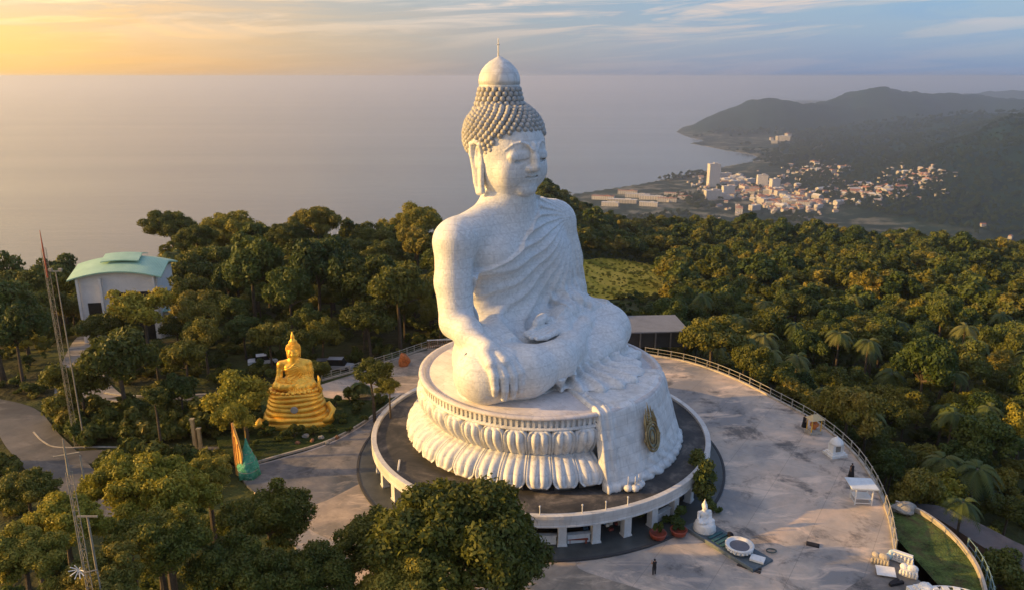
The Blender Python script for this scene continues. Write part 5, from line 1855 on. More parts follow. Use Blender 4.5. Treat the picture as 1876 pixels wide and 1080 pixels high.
# ------------------------------------------------------------------ masts
def lattice(name, base, h, w0, m, mtop, label, cat, arms=()):
    root = empty(name, base, 0, label, cat)
    src = None
    cor = [(w0 * math.cos(a), w0 * math.sin(a)) for a in (0.3, 0.3 + 2 * PI / 3, 0.3 + 4 * PI / 3)]
    for c in cor:
        if src is None: src = MB().tube([(0, 0, 0), (0, 0, h)], 0.028, 6).build('leg', m, root); q = src
        else: q = src.copy(); col.objects.link(q)
        q.location = (c[0], c[1], 0)
    b = MB()
    n = int(h / 0.9)
    for k in range(n):
        z0, z1 = h * k / n, h * (k + 1) / n
        for i in range(3):
            a, c = cor[i], cor[(i + 1) % 3]
            if k % 2: a, c = c, a
            b.tube([(a[0], a[1], z0), (c[0], c[1], z1)], 0.014, 4, False)
            b.tube([(a[0], a[1], z1), (c[0], c[1], z1)], 0.012, 4, False)
    b.build('bracing', m, root)
    MB().tube([(0, 0, h - 0.2), (0, 0, h + 2.2)], [0.09, 0.03], 6).build('top_spike', mtop, root)
    return root


M['mast'] = simple_mat('mast_paint', (0.30, 0.27, 0.21), 0.5, 0.2, 1.0)
M['mast_red'] = simple_mat('mast_red', (0.33, 0.07, 0.04), 0.5, 0.2)
p = ground(141, 818)
hm = at_dist(70, 425, math.hypot(p.x, p.y)).z - p.z - 2.0
r1 = lattice('radio_mast', p, hm, 0.32, M['mast'], M['mast_red'], 'tallest lattice radio mast with a red tip at the left edge', 'mast')
MB().tube([(0.0, 0, hm * .86), (0, 0, hm)], 0.10, 6).build('red_section', M['mast_red'], r1)
p = ground(148, 821); p.x += 0.6
h2 = at_dist(108, 497, math.hypot(p.x, p.y)).z - p.z
root = empty('floodlight_pole', p, 0, 'slim pale pole with a small crossarm beside the red-tipped mast', 'pole')
MB().tube([(0, 0, 0), (0, 0, h2)], [0.10, 0.06], 8).build('pole', M['mast'], root)
MB().box((0, 0, h2 + 0.05), (1.5, 0.12, 0.12)).box((-0.6, 0, h2 + 0.25), (0.4, 0.3, 0.3)).box((0.6, 0, h2 + 0.25), (0.4, 0.3, 0.3)).build('crossarm', M['mast'], root)
d3 = 50.0
p = at_dist(118, 822, d3)
gz = hgt(p.x, p.y)
r3 = lattice('antenna_mast', (p.x, p.y, gz), p.z - gz - 1.5, 0.2, M['mast'], M['mast'], 'near lattice mast rising out of the trees in the lower left corner', 'mast')
b = MB()
zz = at_dist(133, 1046, d3 - 0.5).z - gz
for k in range(9):
    a = 2 * PI * k / 9 + 0.2
    b.tube([(-0.05, -0.6, zz), (-0.05 + 0.5 * math.cos(a), -0.9, zz + 0.5 * math.sin(a))], 0.03, 5)
b.build('star_antenna', M['white'], r3)
for z, l in ((p.z - gz - 0.5, 1.5), (p.z - gz - 8.8, 1.2)):
    b = MB()
    b.tube([(-l / 2, 0, z), (l / 2, 0.2, z + 0.2)], 0.05, 5)
    b.tube([(l / 2, 0.2, z), (l / 2, 0.2, z - 1.6)], 0.05, 5)
    b.build('side_arm', M['mast'], r3)
p = at_dist(160, 945, d3 + 1)
gz = hgt(p.x, p.y)
MBp = MB().tube([(0, 0, 0), (0, 0, p.z - gz)], [0.12, 0.07], 6).box((0, 0, p.z - gz), (1.3, 0.1, 0.1)).build('utility_pole', M['mast'])
MBp.location = (p.x, p.y, gz); tag(MBp, 'short slim pole just right of the near lattice mast', 'pole')


# ------------------------------------------------------------------ boat and gliding bird far off
p = at(129, 163, SEA)
root = empty('fishing_boat', p, R(70), 'tiny dark boat far out on the open sea', 'boat')
MB().add([(-60, -9, 10), (60, 0, 14), (60, 0, 14.5), (-60, 9, 10), (-52, -5, 0), (48, 0, 0), (48, 0, 0.5), (-52, 5, 0)], [(0, 1, 2, 3), (4, 0, 1, 5), (7, 6, 2, 3), (0, 4, 7, 3), (4, 5, 6, 7)]).build('hull', M['darkcloth'], root)
MB().box((-25, 0, 18), (26, 9, 16)).box((10, 0, 14), (4, 3, 22)).build('cabin', M['darkcloth'], root)
# ------------------------------------------------------------------ foliage
def leaf_mat(name, stops, tr=0.25, rnd=0.55, patch=None):
    m, w = mat_tools(name)
    at_ = w.n('ShaderNodeAttribute', attribute_name='tone')
    oi = w.n('ShaderNodeObjectInfo')
    pos = w.n('ShaderNodeNewGeometry').outputs['Position']
    big = w.noise(pos, 0.035, 3, 0.6)
    t = w.math('ADD', w.math('MULTIPLY', at_.outputs['Fac'], 1 - rnd), w.math('MULTIPLY', oi.outputs['Random'], rnd))
    t = w.math('ADD', w.math('MULTIPLY', t, 0.75), w.math('MULTIPLY', big, 0.25))
    c = w.ramp(t, stops)
    d = w.n('ShaderNodeBsdfPrincipled', ins={'Base Color': c, 'Roughness': 0.55, 'Specular IOR Level': 0.25})
    tl = w.n('ShaderNodeBsdfTranslucent', ins={'Color': w.mix(0.5, c, (0.12, 0.14, 0.02))})
    mx = w.n('ShaderNodeMixShader', ins={0: tr, 1: d.outputs[0], 2: tl.outputs[0]})
    w.n('ShaderNodeOutputMaterial', ins={'Surface': mx.outputs[0]})
    return m


G_DARK = [(0.15, (0.026, 0.048, 0.014)), (0.38, (0.056, 0.090, 0.020)), (0.60, (0.10, 0.13, 0.026)), (0.76, (0.16, 0.155, 0.03)), (0.90, (0.22, 0.16, 0.04))]
G_MID = [(0.15, (0.045, 0.062, 0.014)), (0.42, (0.10, 0.115, 0.020)), (0.62, (0.18, 0.17, 0.028)), (0.8, (0.28, 0.22, 0.04)), (0.9, (0.30, 0.18, 0.05))]
G_YEL = [(0.15, (0.14, 0.15, 0.02)), (0.45, (0.30, 0.28, 0.035)), (0.7, (0.44, 0.36, 0.045)), (0.9, (0.52, 0.38, 0.07))]  # yellow-green leaves, brightened and yellowed further to paint in low sun
M['leaf_dark'] = leaf_mat('foliage_dark', G_DARK)
M['leaf_mid'] = leaf_mat('foliage_mid', G_MID)
M['leaf_far_haze'] = leaf_mat('foliage_far_haze', [(0.15, (0.012, 0.030, 0.018)), (0.5, (0.026, 0.055, 0.026)), (0.9, (0.055, 0.085, 0.035))])  # darker blue-green leaves, the haze over the far woods tinted in
M['leaf_big'] = leaf_mat('foliage_olive_sunlit', [(0.15, (0.06, 0.075, 0.014)), (0.42, (0.14, 0.15, 0.024)), (0.62, (0.25, 0.23, 0.034)), (0.85, (0.38, 0.31, 0.05))], 0.3)  # between mid and yellow, warm sunlight on the crowns mixed into the leaf colour
M['leaf_yellow'] = leaf_mat('foliage_yellow_sunlit', G_YEL, 0.35)
M['leaf_palm'] = leaf_mat('foliage_palm', [(0.1, (0.04, 0.065, 0.018)), (0.5, (0.09, 0.12, 0.03)), (0.9, (0.22, 0.20, 0.06))])
M['bark'] = simple_mat('bark', (0.09, 0.07, 0.05), 0.95, 0.35, 3.0, bstr=0.7, bdist=0.05)


def crown_mesh(name, seed, Rr, H, z0, nclump, nleaf, ls, openness=0.0, flat=0.75, skew=0.0, cr=(0.17, 0.30)):
    """leaf-sized faces gathered in clumps through a crown of radius Rr between z0 and z0 + H"""
    g = np.random.default_rng(seed)
    # a few main limbs carry lobes, each lobe carries clumps
    k = nclump
    nl = max(4, k // 6)
    la = np.arange(nl) * 2.399 + g.uniform(0, 0.7, nl)
    lr = np.sqrt((np.arange(nl) + 0.35) / nl) * g.uniform(0.75, 1.1, nl)
    lc = np.stack([lr * np.cos(la) * 0.66, lr * np.sin(la) * 0.66, 0.56 - 0.30 * lr ** 2 + g.uniform(-0.13, 0.13, nl)], 1)
    lrad = g.uniform(0.26, 0.46, nl)
    li = g.integers(0, nl, k)
    dd = g.normal(size=(k, 3)); dd[:, 2] = np.abs(dd[:, 2]) * 0.9 - 0.35
    dd /= np.linalg.norm(dd, axis=1)[:, None]
    q = lc[li] + dd * lrad[li][:, None] * g.uniform(0.45, 1.0, k)[:, None] * np.array([1, 1, 0.8])
    C_ = np.stack([q[:, 0] * Rr, q[:, 1] * Rr, z0 + H * (q[:, 2] * 0.95 + 0.05)], 1)
    cr_ = Rr * g.uniform(cr[0], cr[1], k)
    tone_c = g.uniform(0, 1, k) * 0.6 + g.uniform(0, 0.4, nl)[li]
    n = nleaf
    w_ = cr_ ** 2; idx = g.choice(k, n, p=w_ / w_.sum())
    d = g.normal(size=(n, 3)); d[:, 2] += 0.35
    d /= np.linalg.norm(d, axis=1)[:, None]
    rad = cr_[idx] * (g.uniform(0.5, 1.05, n) ** 0.6 + openness * g.uniform(0, 1, n) ** 3 * 1.2 + 0.1 * g.uniform(0, 1, n) ** 4 * 3)
    P = C_[idx] + d * rad[:, None] * np.array([1, 1, flat])
    nr = d * 0.9 + g.normal(size=(n, 3)) * 0.55
    nr /= np.linalg.norm(nr, axis=1)[:, None]
    t = np.cross(nr, g.normal(size=(n, 3))); t /= np.linalg.norm(t, axis=1)[:, None]
    b = np.cross(nr, t)
    sz = ls * g.uniform(0.55, 1.25, n)[:, None]
    V = np.stack([P - t * sz * 0.8, P - b * sz * 0.42 + nr * sz * 0.12, P + t * sz * 0.8, P + b * sz * 0.42 + nr * sz * 0.12], 1).reshape(-1, 3)
    F = np.arange(4 * n).reshape(-1, 4)
    me = fast_mesh(name, V, F)
    at_ = me.attributes.new('tone', 'FLOAT', 'FACE')
    at_.data.foreach_set('value', np.clip(tone_c[idx] * 0.65 + g.uniform(0, 0.35, n), 0, 1).astype(np.float32))
    return me, C_


def trunk_mb(H0, r0, centres, seed, zc):
    rr = random.Random(seed)
    b = MB()
    top = Vector((rr.uniform(-.3, .3), rr.uniform(-.3, .3), zc))
    b.tube([(0, 0, -14), (0, 0, -0.5), (rr.uniform(-.1, .1), 0, H0 * 0.5), top], [r0 * 1.6, r0 * 1.35, r0, r0 * 0.75], 8)
    cs = sorted(range(len(centres)), key=lambda i: rr.random())[:7]
    for i in cs:
        c = Vector(centres[i])
        mid = top.lerp(c, 0.5) + Vector((0, 0, -0.3))
        b.tube([top + Vector((0, 0, -0.3)), mid, c], [r0 * 0.5, r0 * 0.3, r0 * 0.1], 6)
    return b


PROTO = {}


def proto(key, seed, Rr, H, z0, nclump, nleaf, ls, mat, **kw):
    me, cs = crown_mesh('crown', seed, Rr, H, z0, nclump, nleaf, ls, **kw)
    me.materials.append(mat)
    tb = trunk_mb(z0, Rr * 0.055, cs, seed, z0 + H * 0.25)
    tm = bpy.data.meshes.new('trunk'); tm.from_pydata(tb.v, [], tb.f); tm.materials.append(M['bark'])
    PROTO[key] = (me, tm)


for i in range(5):
    proto('forest%d' % i, 11 + i, 4.6, 7.5 + 0.6 * (i % 3), 4.2, 38 + 5 * i, 11000, 0.36, M['leaf_dark'] if i % 3 else M['leaf_mid'])
for i in range(3):
    proto('loose%d' % i, 31 + i, 4.2, 7.0, 3.0, 40, 9000, 0.32, M['leaf_mid'] if i < 2 else M['leaf_yellow'], openness=0.5, cr=(0.12, 0.24))
proto('big0', 51, 8.8, 10.5, 3.5, 130, 60000, 0.30, M['leaf_big'], cr=(0.08, 0.17), openness=0.35)
proto('big1', 52, 7.2, 9.0, 3.5, 100, 42000, 0.29, M['leaf_mid'], cr=(0.09, 0.18), openness=0.35)
proto('big3', 54, 7.2, 9.0, 3.5, 100, 42000, 0.29, M['leaf_big'], cr=(0.09, 0.18), openness=0.35)
proto('big2', 53, 6.2, 8.0, 3.0, 90, 36000, 0.27, M['leaf_yellow'], cr=(0.09, 0.18), openness=0.4)
proto('bush0', 61, 1.3, 1.9, 0.1, 12, 1800, 0.20, M['leaf_mid'], openness=0.2)
proto('bush1', 62, 1.0, 1.5, 0.1, 10, 1400, 0.18, M['leaf_dark'], openness=0.2)
proto('fluffy', 71, 3.6, 5.6, 0.8, 46, 12000, 0.26, M['leaf_yellow'], openness=0.7, cr=(0.12, 0.24))
proto('cypress', 73, 0.95, 5.6, 0.0, 16, 3200, 0.22, M['leaf_dark'], openness=0.1, cr=(0.5, 0.8))


def palm_meshes(seed, hgt_, nf=18, ln=3.1):
    g = random.Random(seed)
    tb = MB()
    lean = g.uniform(-0.8, 0.8)
    tp = [Vector((lean * t * t, 0.3 * lean * t, hgt_ * t)) for t in (0, 0.25, 0.5, 0.75, 1.0)]
    tp[0].z = -1.5
    tb.tube(tp, [0.28, 0.2, 0.17, 0.15, 0.16], 8)
    tm = bpy.data.meshes.new('trunk'); tm.from_pydata(tb.v, [], tb.f); tm.materials.append(M['bark'])
    V, Fc, tone = [], [], []
    top = tp[-1]
    for k in range(nf):
        a = 2 * PI * k / nf + g.uniform(-.2, .2)
        up = g.uniform(-0.25, 0.95)
        L = ln * g.uniform(0.8, 1.1)
        prev = None
        tn = g.random()
        n = 14
        pts = []
        for i in range(n + 1):
            t = i / n
            r = L * t * (1 - 0.18 * t)
            z = L * (up * t - (0.55 + 0.35 * up) * t * t * 1.35)
            pts.append(Vector((r * math.cos(a), r * math.sin(a), z)) + top)
        side = Vector((-math.sin(a), math.cos(a), 0))
        for i in range(1, n):
            p = pts[i]; d = (pts[i + 1] - pts[i - 1]).normalized()
            w_ = 0.62 * math.sin(PI * min(1, 0.12 + 0.88 * i / n)) ** 0.6
            for s in (-1, 1):
                e = p + side * s * w_ + d * 0.42 - Vector((0, 0, 0.42 * w_))
                q = len(V)
                V.extend([tuple(p - d * 0.02), tuple(p + d * 0.20), tuple(e + d * 0.06), tuple(e)])
                Fc.append((q, q + 1, q + 2, q + 3)); tone.append(tn * 0.7 + g.random() * 0.3)
    me = fast_mesh('fronds', np.array(V), np.array(Fc))
    at_ = me.attributes.new('tone', 'FLOAT', 'FACE'); at_.data.foreach_set('value', np.array(tone, np.float32))
    me.materials.append(M['leaf_palm'])
    return me, tm


for i in range(3):
    PROTO['palm%d' % i] = palm_meshes(80 + i, (8.5, 10.5, 7.0)[i])
PROTO['yucca'] = palm_meshes(90, 1.6, 20, 1.5)


def plant(key, p, s=1.0, rz=None, label='', cat='tree', group=None, name='tree', sz=None):
    me, tm = PROTO[key]
    rz = random.uniform(0, 6.28) if rz is None else rz
    root = empty(name, p, rz, label, cat, group)
    root.scale = (s, s, s * (sz or 1.0))
    c = bpy.data.objects.new('fronds' if 'palm' in key or key == 'yucca' else 'crown', me); c.parent = root; col.objects.link(c)
    t = bpy.data.objects.new('trunk', tm); t.parent = root; col.objects.link(t)
    return root


def pt_in(poly, x, y):
    c = False
    n = len(poly)
    j = n - 1
    for i in range(n):
        if (poly[i][1] > y) != (poly[j][1] > y) and x < (poly[j][0] - poly[i][0]) * (y - poly[i][1]) / (poly[j][1] - poly[i][1]) + poly[i][0]: c = not c
        j = i
    return c


# ---- trees one can tell apart (px, py of the crown top, distance, prototype, radius in px, label)
def hero(px, py, d, key, rpx, label, cat='tree', name='tree', zs=1.0):
    """a tree whose crown top shows at (px, py) when it stands d metres away"""
    base_r = {'big0': 8.8, 'big1': 7.2, 'big3': 7.2, 'big2': 6.2, 'fluffy': 3.6, 'loose0': 4.2, 'loose1': 4.2, 'loose2': 4.2, 'bush0': 1.3, 'bush1': 1.0, 'cypress': 0.95}.get(key, 4.6)
    tot = {'big0': 13.2, 'big1': 11.7, 'big3': 11.7, 'big2': 10.3, 'fluffy': 6.1, 'loose0': 9.5, 'loose1': 9.5, 'loose2': 9.5, 'bush0': 1.9, 'bush1': 1.5, 'cypress': 5.2}.get(key, 11.2)
    p = at_dist(px, py, d)
    g = hgt(p.x, p.y)
    depth = p.y * math.cos(R(PITCH)) + (CAM_Z - p.z) * math.sin(R(PITCH))
    s = rpx * depth / FPX / base_r
    H = p.z - g
    r = plant(key, (p.x, p.y, g), s, None, label, cat, None, name)
    r.scale = (s, s, s)
    dz = (H - tot * s) / s
    cr_ob, tr_ob = r.children[0], r.children[1]
    cr_ob.location.z = dz
    tr_ob.location.z = dz
    return r


hero(830, 893, 57, 'big0', 205, 'very large spreading tree in front of the terrace at the bottom centre')
hero(690, 935, 60, 'big1', 95, 'dark tree filling the gap left of the very large spreading tree')
hero(490, 895, 64, 'big3', 105, 'leafy green tree below the green wrapped cone')
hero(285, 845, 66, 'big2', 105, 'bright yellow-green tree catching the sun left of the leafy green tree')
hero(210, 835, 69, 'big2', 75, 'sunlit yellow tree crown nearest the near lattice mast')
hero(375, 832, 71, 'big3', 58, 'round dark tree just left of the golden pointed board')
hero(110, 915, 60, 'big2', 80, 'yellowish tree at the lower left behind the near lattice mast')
hero(280, 935, 57, 'big3', 110, 'dark green tree mass at the bottom left below the yellow crowns')
hero(430, 985, 55, 'big3', 110, 'dark tree at the bottom edge left of centre')
hero(560, 1010, 54, 'big0', 110, 'olive tree at the bottom edge below the leafy green tree')
hero(40, 860, 66, 'big1', 70, 'shaded tree at the left edge beside the side road')
hero(30, 965, 56, 'big3', 95, 'dark shaded tree in the bottom left corner')
hero(170, 1020, 52, 'big1', 95, 'dark undergrowth tree at the foot of the near lattice mast')
hero(930, 990, 56, 'big1', 85, 'dark lower crown at the right of the very large spreading tree')
hero(750, 1010, 53, 'big0', 120, 'dark olive tree at the bottom centre edge')
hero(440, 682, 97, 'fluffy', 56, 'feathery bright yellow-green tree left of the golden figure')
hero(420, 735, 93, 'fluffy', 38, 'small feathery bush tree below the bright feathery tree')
hero(680, 652, 99, 'loose1', 44, 'dark green garden tree right of the golden figure')
hero(712, 690, 92, 'loose0', 24, 'small slim garden tree at the bend of the kerb')
hero(580, 655, 108, 'loose1', 32, 'round green tree directly behind the golden figure')
hero(255, 520, 138, 'loose2', 60, 'sunlit orange-brown tree in front of the green-roofed hall')
hero(205, 562, 143, 'loose0', 42, 'dark leafy tree before the left corner of the green-roofed hall')
hero(165, 572, 140, 'loose1', 40, 'dark tree left of the hall below its eave')
hero(318, 572, 140, 'loose0', 36, 'green tree at the right foot of the hall')
hero(280, 705, 96, 'loose1', 30, 'small tree on the car park strip')
hero(575, 375, 215, 'big1', 58, 'tallest round tree on the left skyline')
hero(420, 388, 225, 'big0', 70, 'broad dark tree on the skyline right of the hall')
hero(310, 383, 230, 'big1', 55, 'domed skyline tree behind the green-roofed hall')
hero(355, 410, 190, 'big1', 46, 'rounded tree beside the right end of the hall')
hero(430, 468, 175, 'big3', 55, 'sun-edged round tree in the middle of the left woods')
hero(760, 375, 240, 'big0', 70, 'broad skyline tree behind the bare shoulder of the figure')
hero(520, 405, 200, 'big1', 45, 'dark skyline tree left of the tallest round tree')
hero(680, 410, 215, 'big1', 60, 'dark skyline tree right of the tallest round tree')
hero(1096, 388, 520, 'forest1', 16, 'lone dark tree crown standing above the ridge right of the figure')

road_px = [[(150, 742), (230, 752), (330, 748), (420, 738), (480, 720)], [(-60, 742), (20, 760), (62, 810), (100, 850), (140, 905), (165, 960)], [(96, 842), (200, 838), (300, 836), (400, 832), (450, 848)], [(165, 738), (148, 700), (152, 650), (175, 610), (215, 588), (300, 582)]]
ROADS = [[ground(a, b_) for a, b_ in r] for r in road_px]


def road_dist(x, y):
    best = 1e9
    for r in ROADS:
        for a, b_ in zip(r, r[1:]):
            ex, ey = b_.x - a.x, b_.y - a.y
            t = max(0, min(1, ((x - a.x) * ex + (y - a.y) * ey) / (ex * ex + ey * ey)))
            best = min(best, math.hypot(x - a.x - t * ex, y - a.y - t * ey))
    return best


# bushes round the golden figure and the terrace
bush = [(640, 735, 'bush0', 1.3), (612, 745, 'bush1', 1.3), (590, 762, 'bush1', 1.2), (660, 752, 'bush0', 1.0), (540, 800, 'bush0', 1.1), (470, 770, 'bush0', 1.5), (490, 795, 'bush1', 1.3), (515, 806, 'bush1', 0.9), (605, 790, 'bush1', 0.9), (625, 772, 'bush1', 1.1),
        (575, 796, 'bush0', 0.8), (700, 735, 'bush1', 1.0), (655, 728, 'yucca', 1.3), (690, 742, 'bush0', 0.9), (440, 790, 'bush0', 1.4), (465, 825, 'bush1', 1.0), (668, 770, 'bush1', 0.7), (640, 790, 'bush1', 0.6)]
for px, py, k, s in bush:
    p = at(px, py, 0.1)
    plant(k, p, s, None, 'low garden shrub on the lawn around the golden figure', 'shrub', 'shrubs in the golden figure garden', 'shrub')
rv = random.Random(8)
nv_ = 0
while nv_ < 95:
    px, py = rv.uniform(0, 440), rv.uniform(755, 875)
    p = ground(px, py)
    if min(math.hypot(p.x - a.x, p.y - a.y) for r_ in ROADS for a in r_) < 3.5 or road_dist(p.x, p.y) < 4.5: continue
    if 395 < px: continue
    nv_ += 1
    plant(rv.choice(('bush0', 'bush1', 'bush0')), p, rv.uniform(1.0, 2.8), None, 'rounded shrub on the verges between the roads at the left', 'shrub', 'shrubs on the left road verges', 'shrub')
for i, (px, py, s) in enumerate(((560, 800, 0.7), (572, 808, 0.5), (588, 803, 0.6), (545, 812, 0.5), (600, 812, 0.45), (618, 802, 0.5))):
    rock('garden_rock', at(px, py, 0.05), (s * .6, s * 0.5, s * 0.5), M['redstone'] if i % 2 else M['stone'], 'small rock at the front foot of the golden figure pedestal', 'rock', 'rocks below the golden figure', seed=20 + i)
rock('orange_shrub_rock', at(742, 668, 0.05), (0.9, 0.8, 1.3), simple_mat('orange_shrub', (0.45, 0.14, 0.04), 0.8, 0.4, 3), 'orange-red mound on bare earth left of the seat rim', 'mound', seed=33)

# planting beside the terrace
plant('cypress', at(1288, 935, 0), 1.15, None, 'tall dark columnar shrub behind the small white figure', 'shrub', None, 'shrub')
plant('cypress', at(1276, 900, 0), 1.0, None, 'dark columnar shrub between the terrace and the plaza', 'shrub', None, 'shrub')
plant('bush1', at(1240, 962, 0.1), 1.5, None, 'dark bush between the red pot and the white figure', 'shrub', None, 'shrub')
plant('bush1', at(1306, 938, 0.05), 1.0, None, 'low dark bush right behind the small white figure', 'shrub', None, 'shrub')
plant('bush0', at(1157, 952, 0.15), 0.9, None, 'yellow-flowered potted bush by a terrace column', 'shrub', None, 'shrub')


def pot(px, py, label, h, leafkey, s, g=None):
    p = at(px, py, 0.16)
    root = empty('planter', p, 0, label, 'planter', g)
    MB().lathe([(0.55, 0), (0.75, 0.12), (0.85, 0.5), (0.92, 0.62), (0.8, 0.66), (0.7, 0.5), (0, 0.48)], 20).build('pot', M['redclay'], root, True)
    me, tm = PROTO[leafkey]
    c = bpy.data.objects.new('plant', me); c.parent = root; c.location = (0, 0, 0.4); c.scale = (s, s, s * h); col.objects.link(c)


pot(1205, 984, 'red glazed pot with a thin tall plant beside the terrace walk', 2.0, 'bush1', 0.6)
pot(1243, 978, 'small dark red pot right of the tall red glazed pot', 0.8, 'bush1', 0.7)
root = empty('red_bench', at(1058, 992, 0.16), R(3), 'low red bench on the dark terrace walk', 'bench')
MB().box((0, 0, 0.48), (2.1, 0.6, 0.1)).build('seat', M['redclay'], root)
src = None
for s in (-0.85, 0.85):
    if src is None: src = MB().box((0, 0, 0.22), (0.15, 0.55, 0.44)).build('leg', M['redclay'], root); q = src
    else: q = src.copy(); col.objects.link(q)
    q.location.x = s

# ------------------------------------------------------------------ the woods
LAWN2 = [(p[0], p[1]) for p in LAWN]
GARD = garden
LANE = lane.data.vertices if False else None
lane_poly = px_poly([(1660, 925), (1720, 950), (1800, 1000), (1880, 1050), (1960, 1110), (2050, 1090), (1960, 1020), (1880, 1000), (1800, 960), (1720, 925)], -4.0, 2)
FIELD_PX = [(1035, 476), (1100, 474), (1200, 488), (1240, 500), (1200, 543), (1120, 550), (1035, 550)]


def field_poly():
    return smooth_poly([(ground(a, b_).x, ground(a, b_).y) for a, b_ in FIELD_PX], 3)


FIELD = field_poly()
FX0 = min(p[0] for p in FIELD); FY0 = min(p[1] for p in FIELD); FY1 = max(p[1] for p in FIELD)
HALLP = at_dist(240, 560, 165)
rs = random.Random(2024)
cells = {}
spots = []


def ok(x, y, sp):
    ci, cj = int(x // 12), int(y // 12)
    for i in range(ci - 1, ci + 2):
        for j in range(cj - 1, cj + 2):
            for (a, b_, s) in cells.get((i, j), ()):
                if math.hypot(a - x, b_ - y) < (sp + s) * 0.5: return False
    return True


tries = 0
while tries < 60000:
    tries += 1
    r = 58 + 660 * rs.random() ** 0.75
    az = rs.uniform(-37, 37)
    x, y = r * math.sin(R(az)), r * math.cos(R(az))
    sp = (5.2 + 2.0 * min(1, r / 400)) * rs.uniform(0.8, 1.25) * (0.80 if az > 3 else 1.0)
    if not ok(x, y, sp): continue
    if pt_in(PLAZA, x, y) or pt_in(LAWN2, x, y) or pt_in(lane_poly, x, y): continue
    if math.hypot(x - BC.x, y - BC.y) < 27: continue
    # margins of the paved and open areas
    dm = min(math.hypot(x - p[0], y - p[1]) for p in PLAZA[::2])
    if dm < 5.0 or min(math.hypot(x - p[0], y - p[1]) for p in LAWN2[::2]) < 4.5: continue
    if pt_in(FIELD, x, y): continue
    if az < 3 and r < 160:
        if road_dist(x, y) < 6.0: continue
        if pt_in(GARD, x, y): continue
    if math.hypot(x - HALLP.x, y - HALLP.y) < 15: continue
    # keep the view to the hall, the road bends and the golden figure open
    px_ = 938 + 1400 * x / (y * math.cos(R(PITCH)) + 46 * math.sin(R(PITCH)))
    if az < 1 and 66 < r < 99: continue
    if az < 1 and r < 108 and px_ > 440: continue
    if az < 1 and r < 66 and px_ > 30: continue
    if 150 < px_ < 335 and r < 160 and r > 128 and rs.random() < 0.9: continue
    if 1150 < px_ < 1290 and 118 < r < 150: continue
    if FY0 - 8 < y < FY1 + 8 and FX0 - 48 < x < FX0 + 12: continue
    if 1030 < px_ < 1235 and 120 < r < 420:
        zt = hgt(x, y) + 10.5
        py_ = 540 - 1400 * (y * math.sin(R(PITCH)) + (zt - 46) * math.cos(R(PITCH))) / (y * math.cos(R(PITCH)) - (zt - 46) * math.sin(R(PITCH)))
        FB = [(1000, 468), (1240, 478), (1262, 505), (1225, 556), (1000, 565)]
        if pt_in(FB, 938 + 1400 * x / (y * math.cos(R(PITCH)) - (zt - 46) * math.sin(R(PITCH))), py_): continue
    cells.setdefault((int(x // 12), int(y // 12)), []).append((x, y, sp))
    spots.append((r, x, y, az, sp))
spots.sort()
print('woods', len(spots))


def zone(az, r, key):
    look = {'forest0': 'olive round', 'forest3': 'olive round', 'loose0': 'open ragged green', 'loose1': 'open ragged green', 'loose2': 'pale yellow-green'}.get(key, 'dense dark green')
    if az > 3:
        if r < 105: w_ = 'tree on the slope just below the curved plaza railing'
        elif az > 22: w_ = 'tree in the woods near the right edge of the view'
        elif az > 12: w_ = 'tree in the woods straight beyond the plaza railing'
        else: w_ = 'tree in the woods between the grey shed and the grass clearing'
    elif az > -7: w_ = 'tree in the woods directly left of the colossal figure'
    elif az > -17: w_ = 'tree in the shaded woods behind the golden figure'
    elif az > -24: w_ = 'tree in the woods between the hall and the golden figure'
    else: w_ = 'tree in the woods around the red-tipped mast at the left edge'
    lab = look + ' ' + w_
    return lab, lab.replace(' tree ', ' trees ')


# ridge of tall trees on the left skyline and hills further right handled by terrain
NIND, npalm = 268, 0
rest = []
for i, (r, x, y, az, sp) in enumerate(spots):
    z = hgt(x, y)
    s = (rs.uniform(0.62, 1.1) if rs.random() < 0.8 else rs.uniform(1.1, 1.45)) * (sp / 6.0) ** 0.8
    if az < 3 and r > 170: s *= 1.12
    pal = az > 2 and rs.random() < (0.34 if r < 180 else 0.05)
    if az < -20 and r > 190 and rs.random() < 0.35: pal = True
    if pal and r < 260 and npalm < 70:
        npalm += 1
        lab, g = ('feathery palm among the forest trees right of the plaza', 'palms in the right-hand woods') if az > 0 else ('feathery palm on the far left skyline', 'palms on the left skyline')
        plant('palm%d' % rs.randrange(3), (x, y, z), rs.uniform(0.9, 1.25), None, lab, 'palm', g, 'palm')
        continue
    k = rs.random()
    key = 'forest%d' % rs.randrange(5) if k < 0.80 else 'loose%d' % rs.choice((0, 1, 2))
    if NIND > 0:
        NIND -= 1
        lab, g = zone(az, r, key)
        o = plant(key, (x, y, z), s, None, lab, 'tree', g, 'tree')
        o.scale.z = s * rs.uniform(0.85, 1.25)
    else:
        rest.append((x, y, z, s * rs.uniform(0.9, 1.15), key))


# ---- the distant remainder as one mass of trees
def far_protos():
    out = []
    for i in range(5):
        me, cs = crown_mesh('far_crown', 101 + i, 4.4, 7.5, 3.4, 22 + 3 * i, 2200, 0.72, cr=(0.18, 0.34))
        me.materials.append((M['leaf_dark'], M['leaf_mid'], M['leaf_dark'], M['leaf_mid'], M['leaf_dark'])[i])
        out.append(me)
    return out


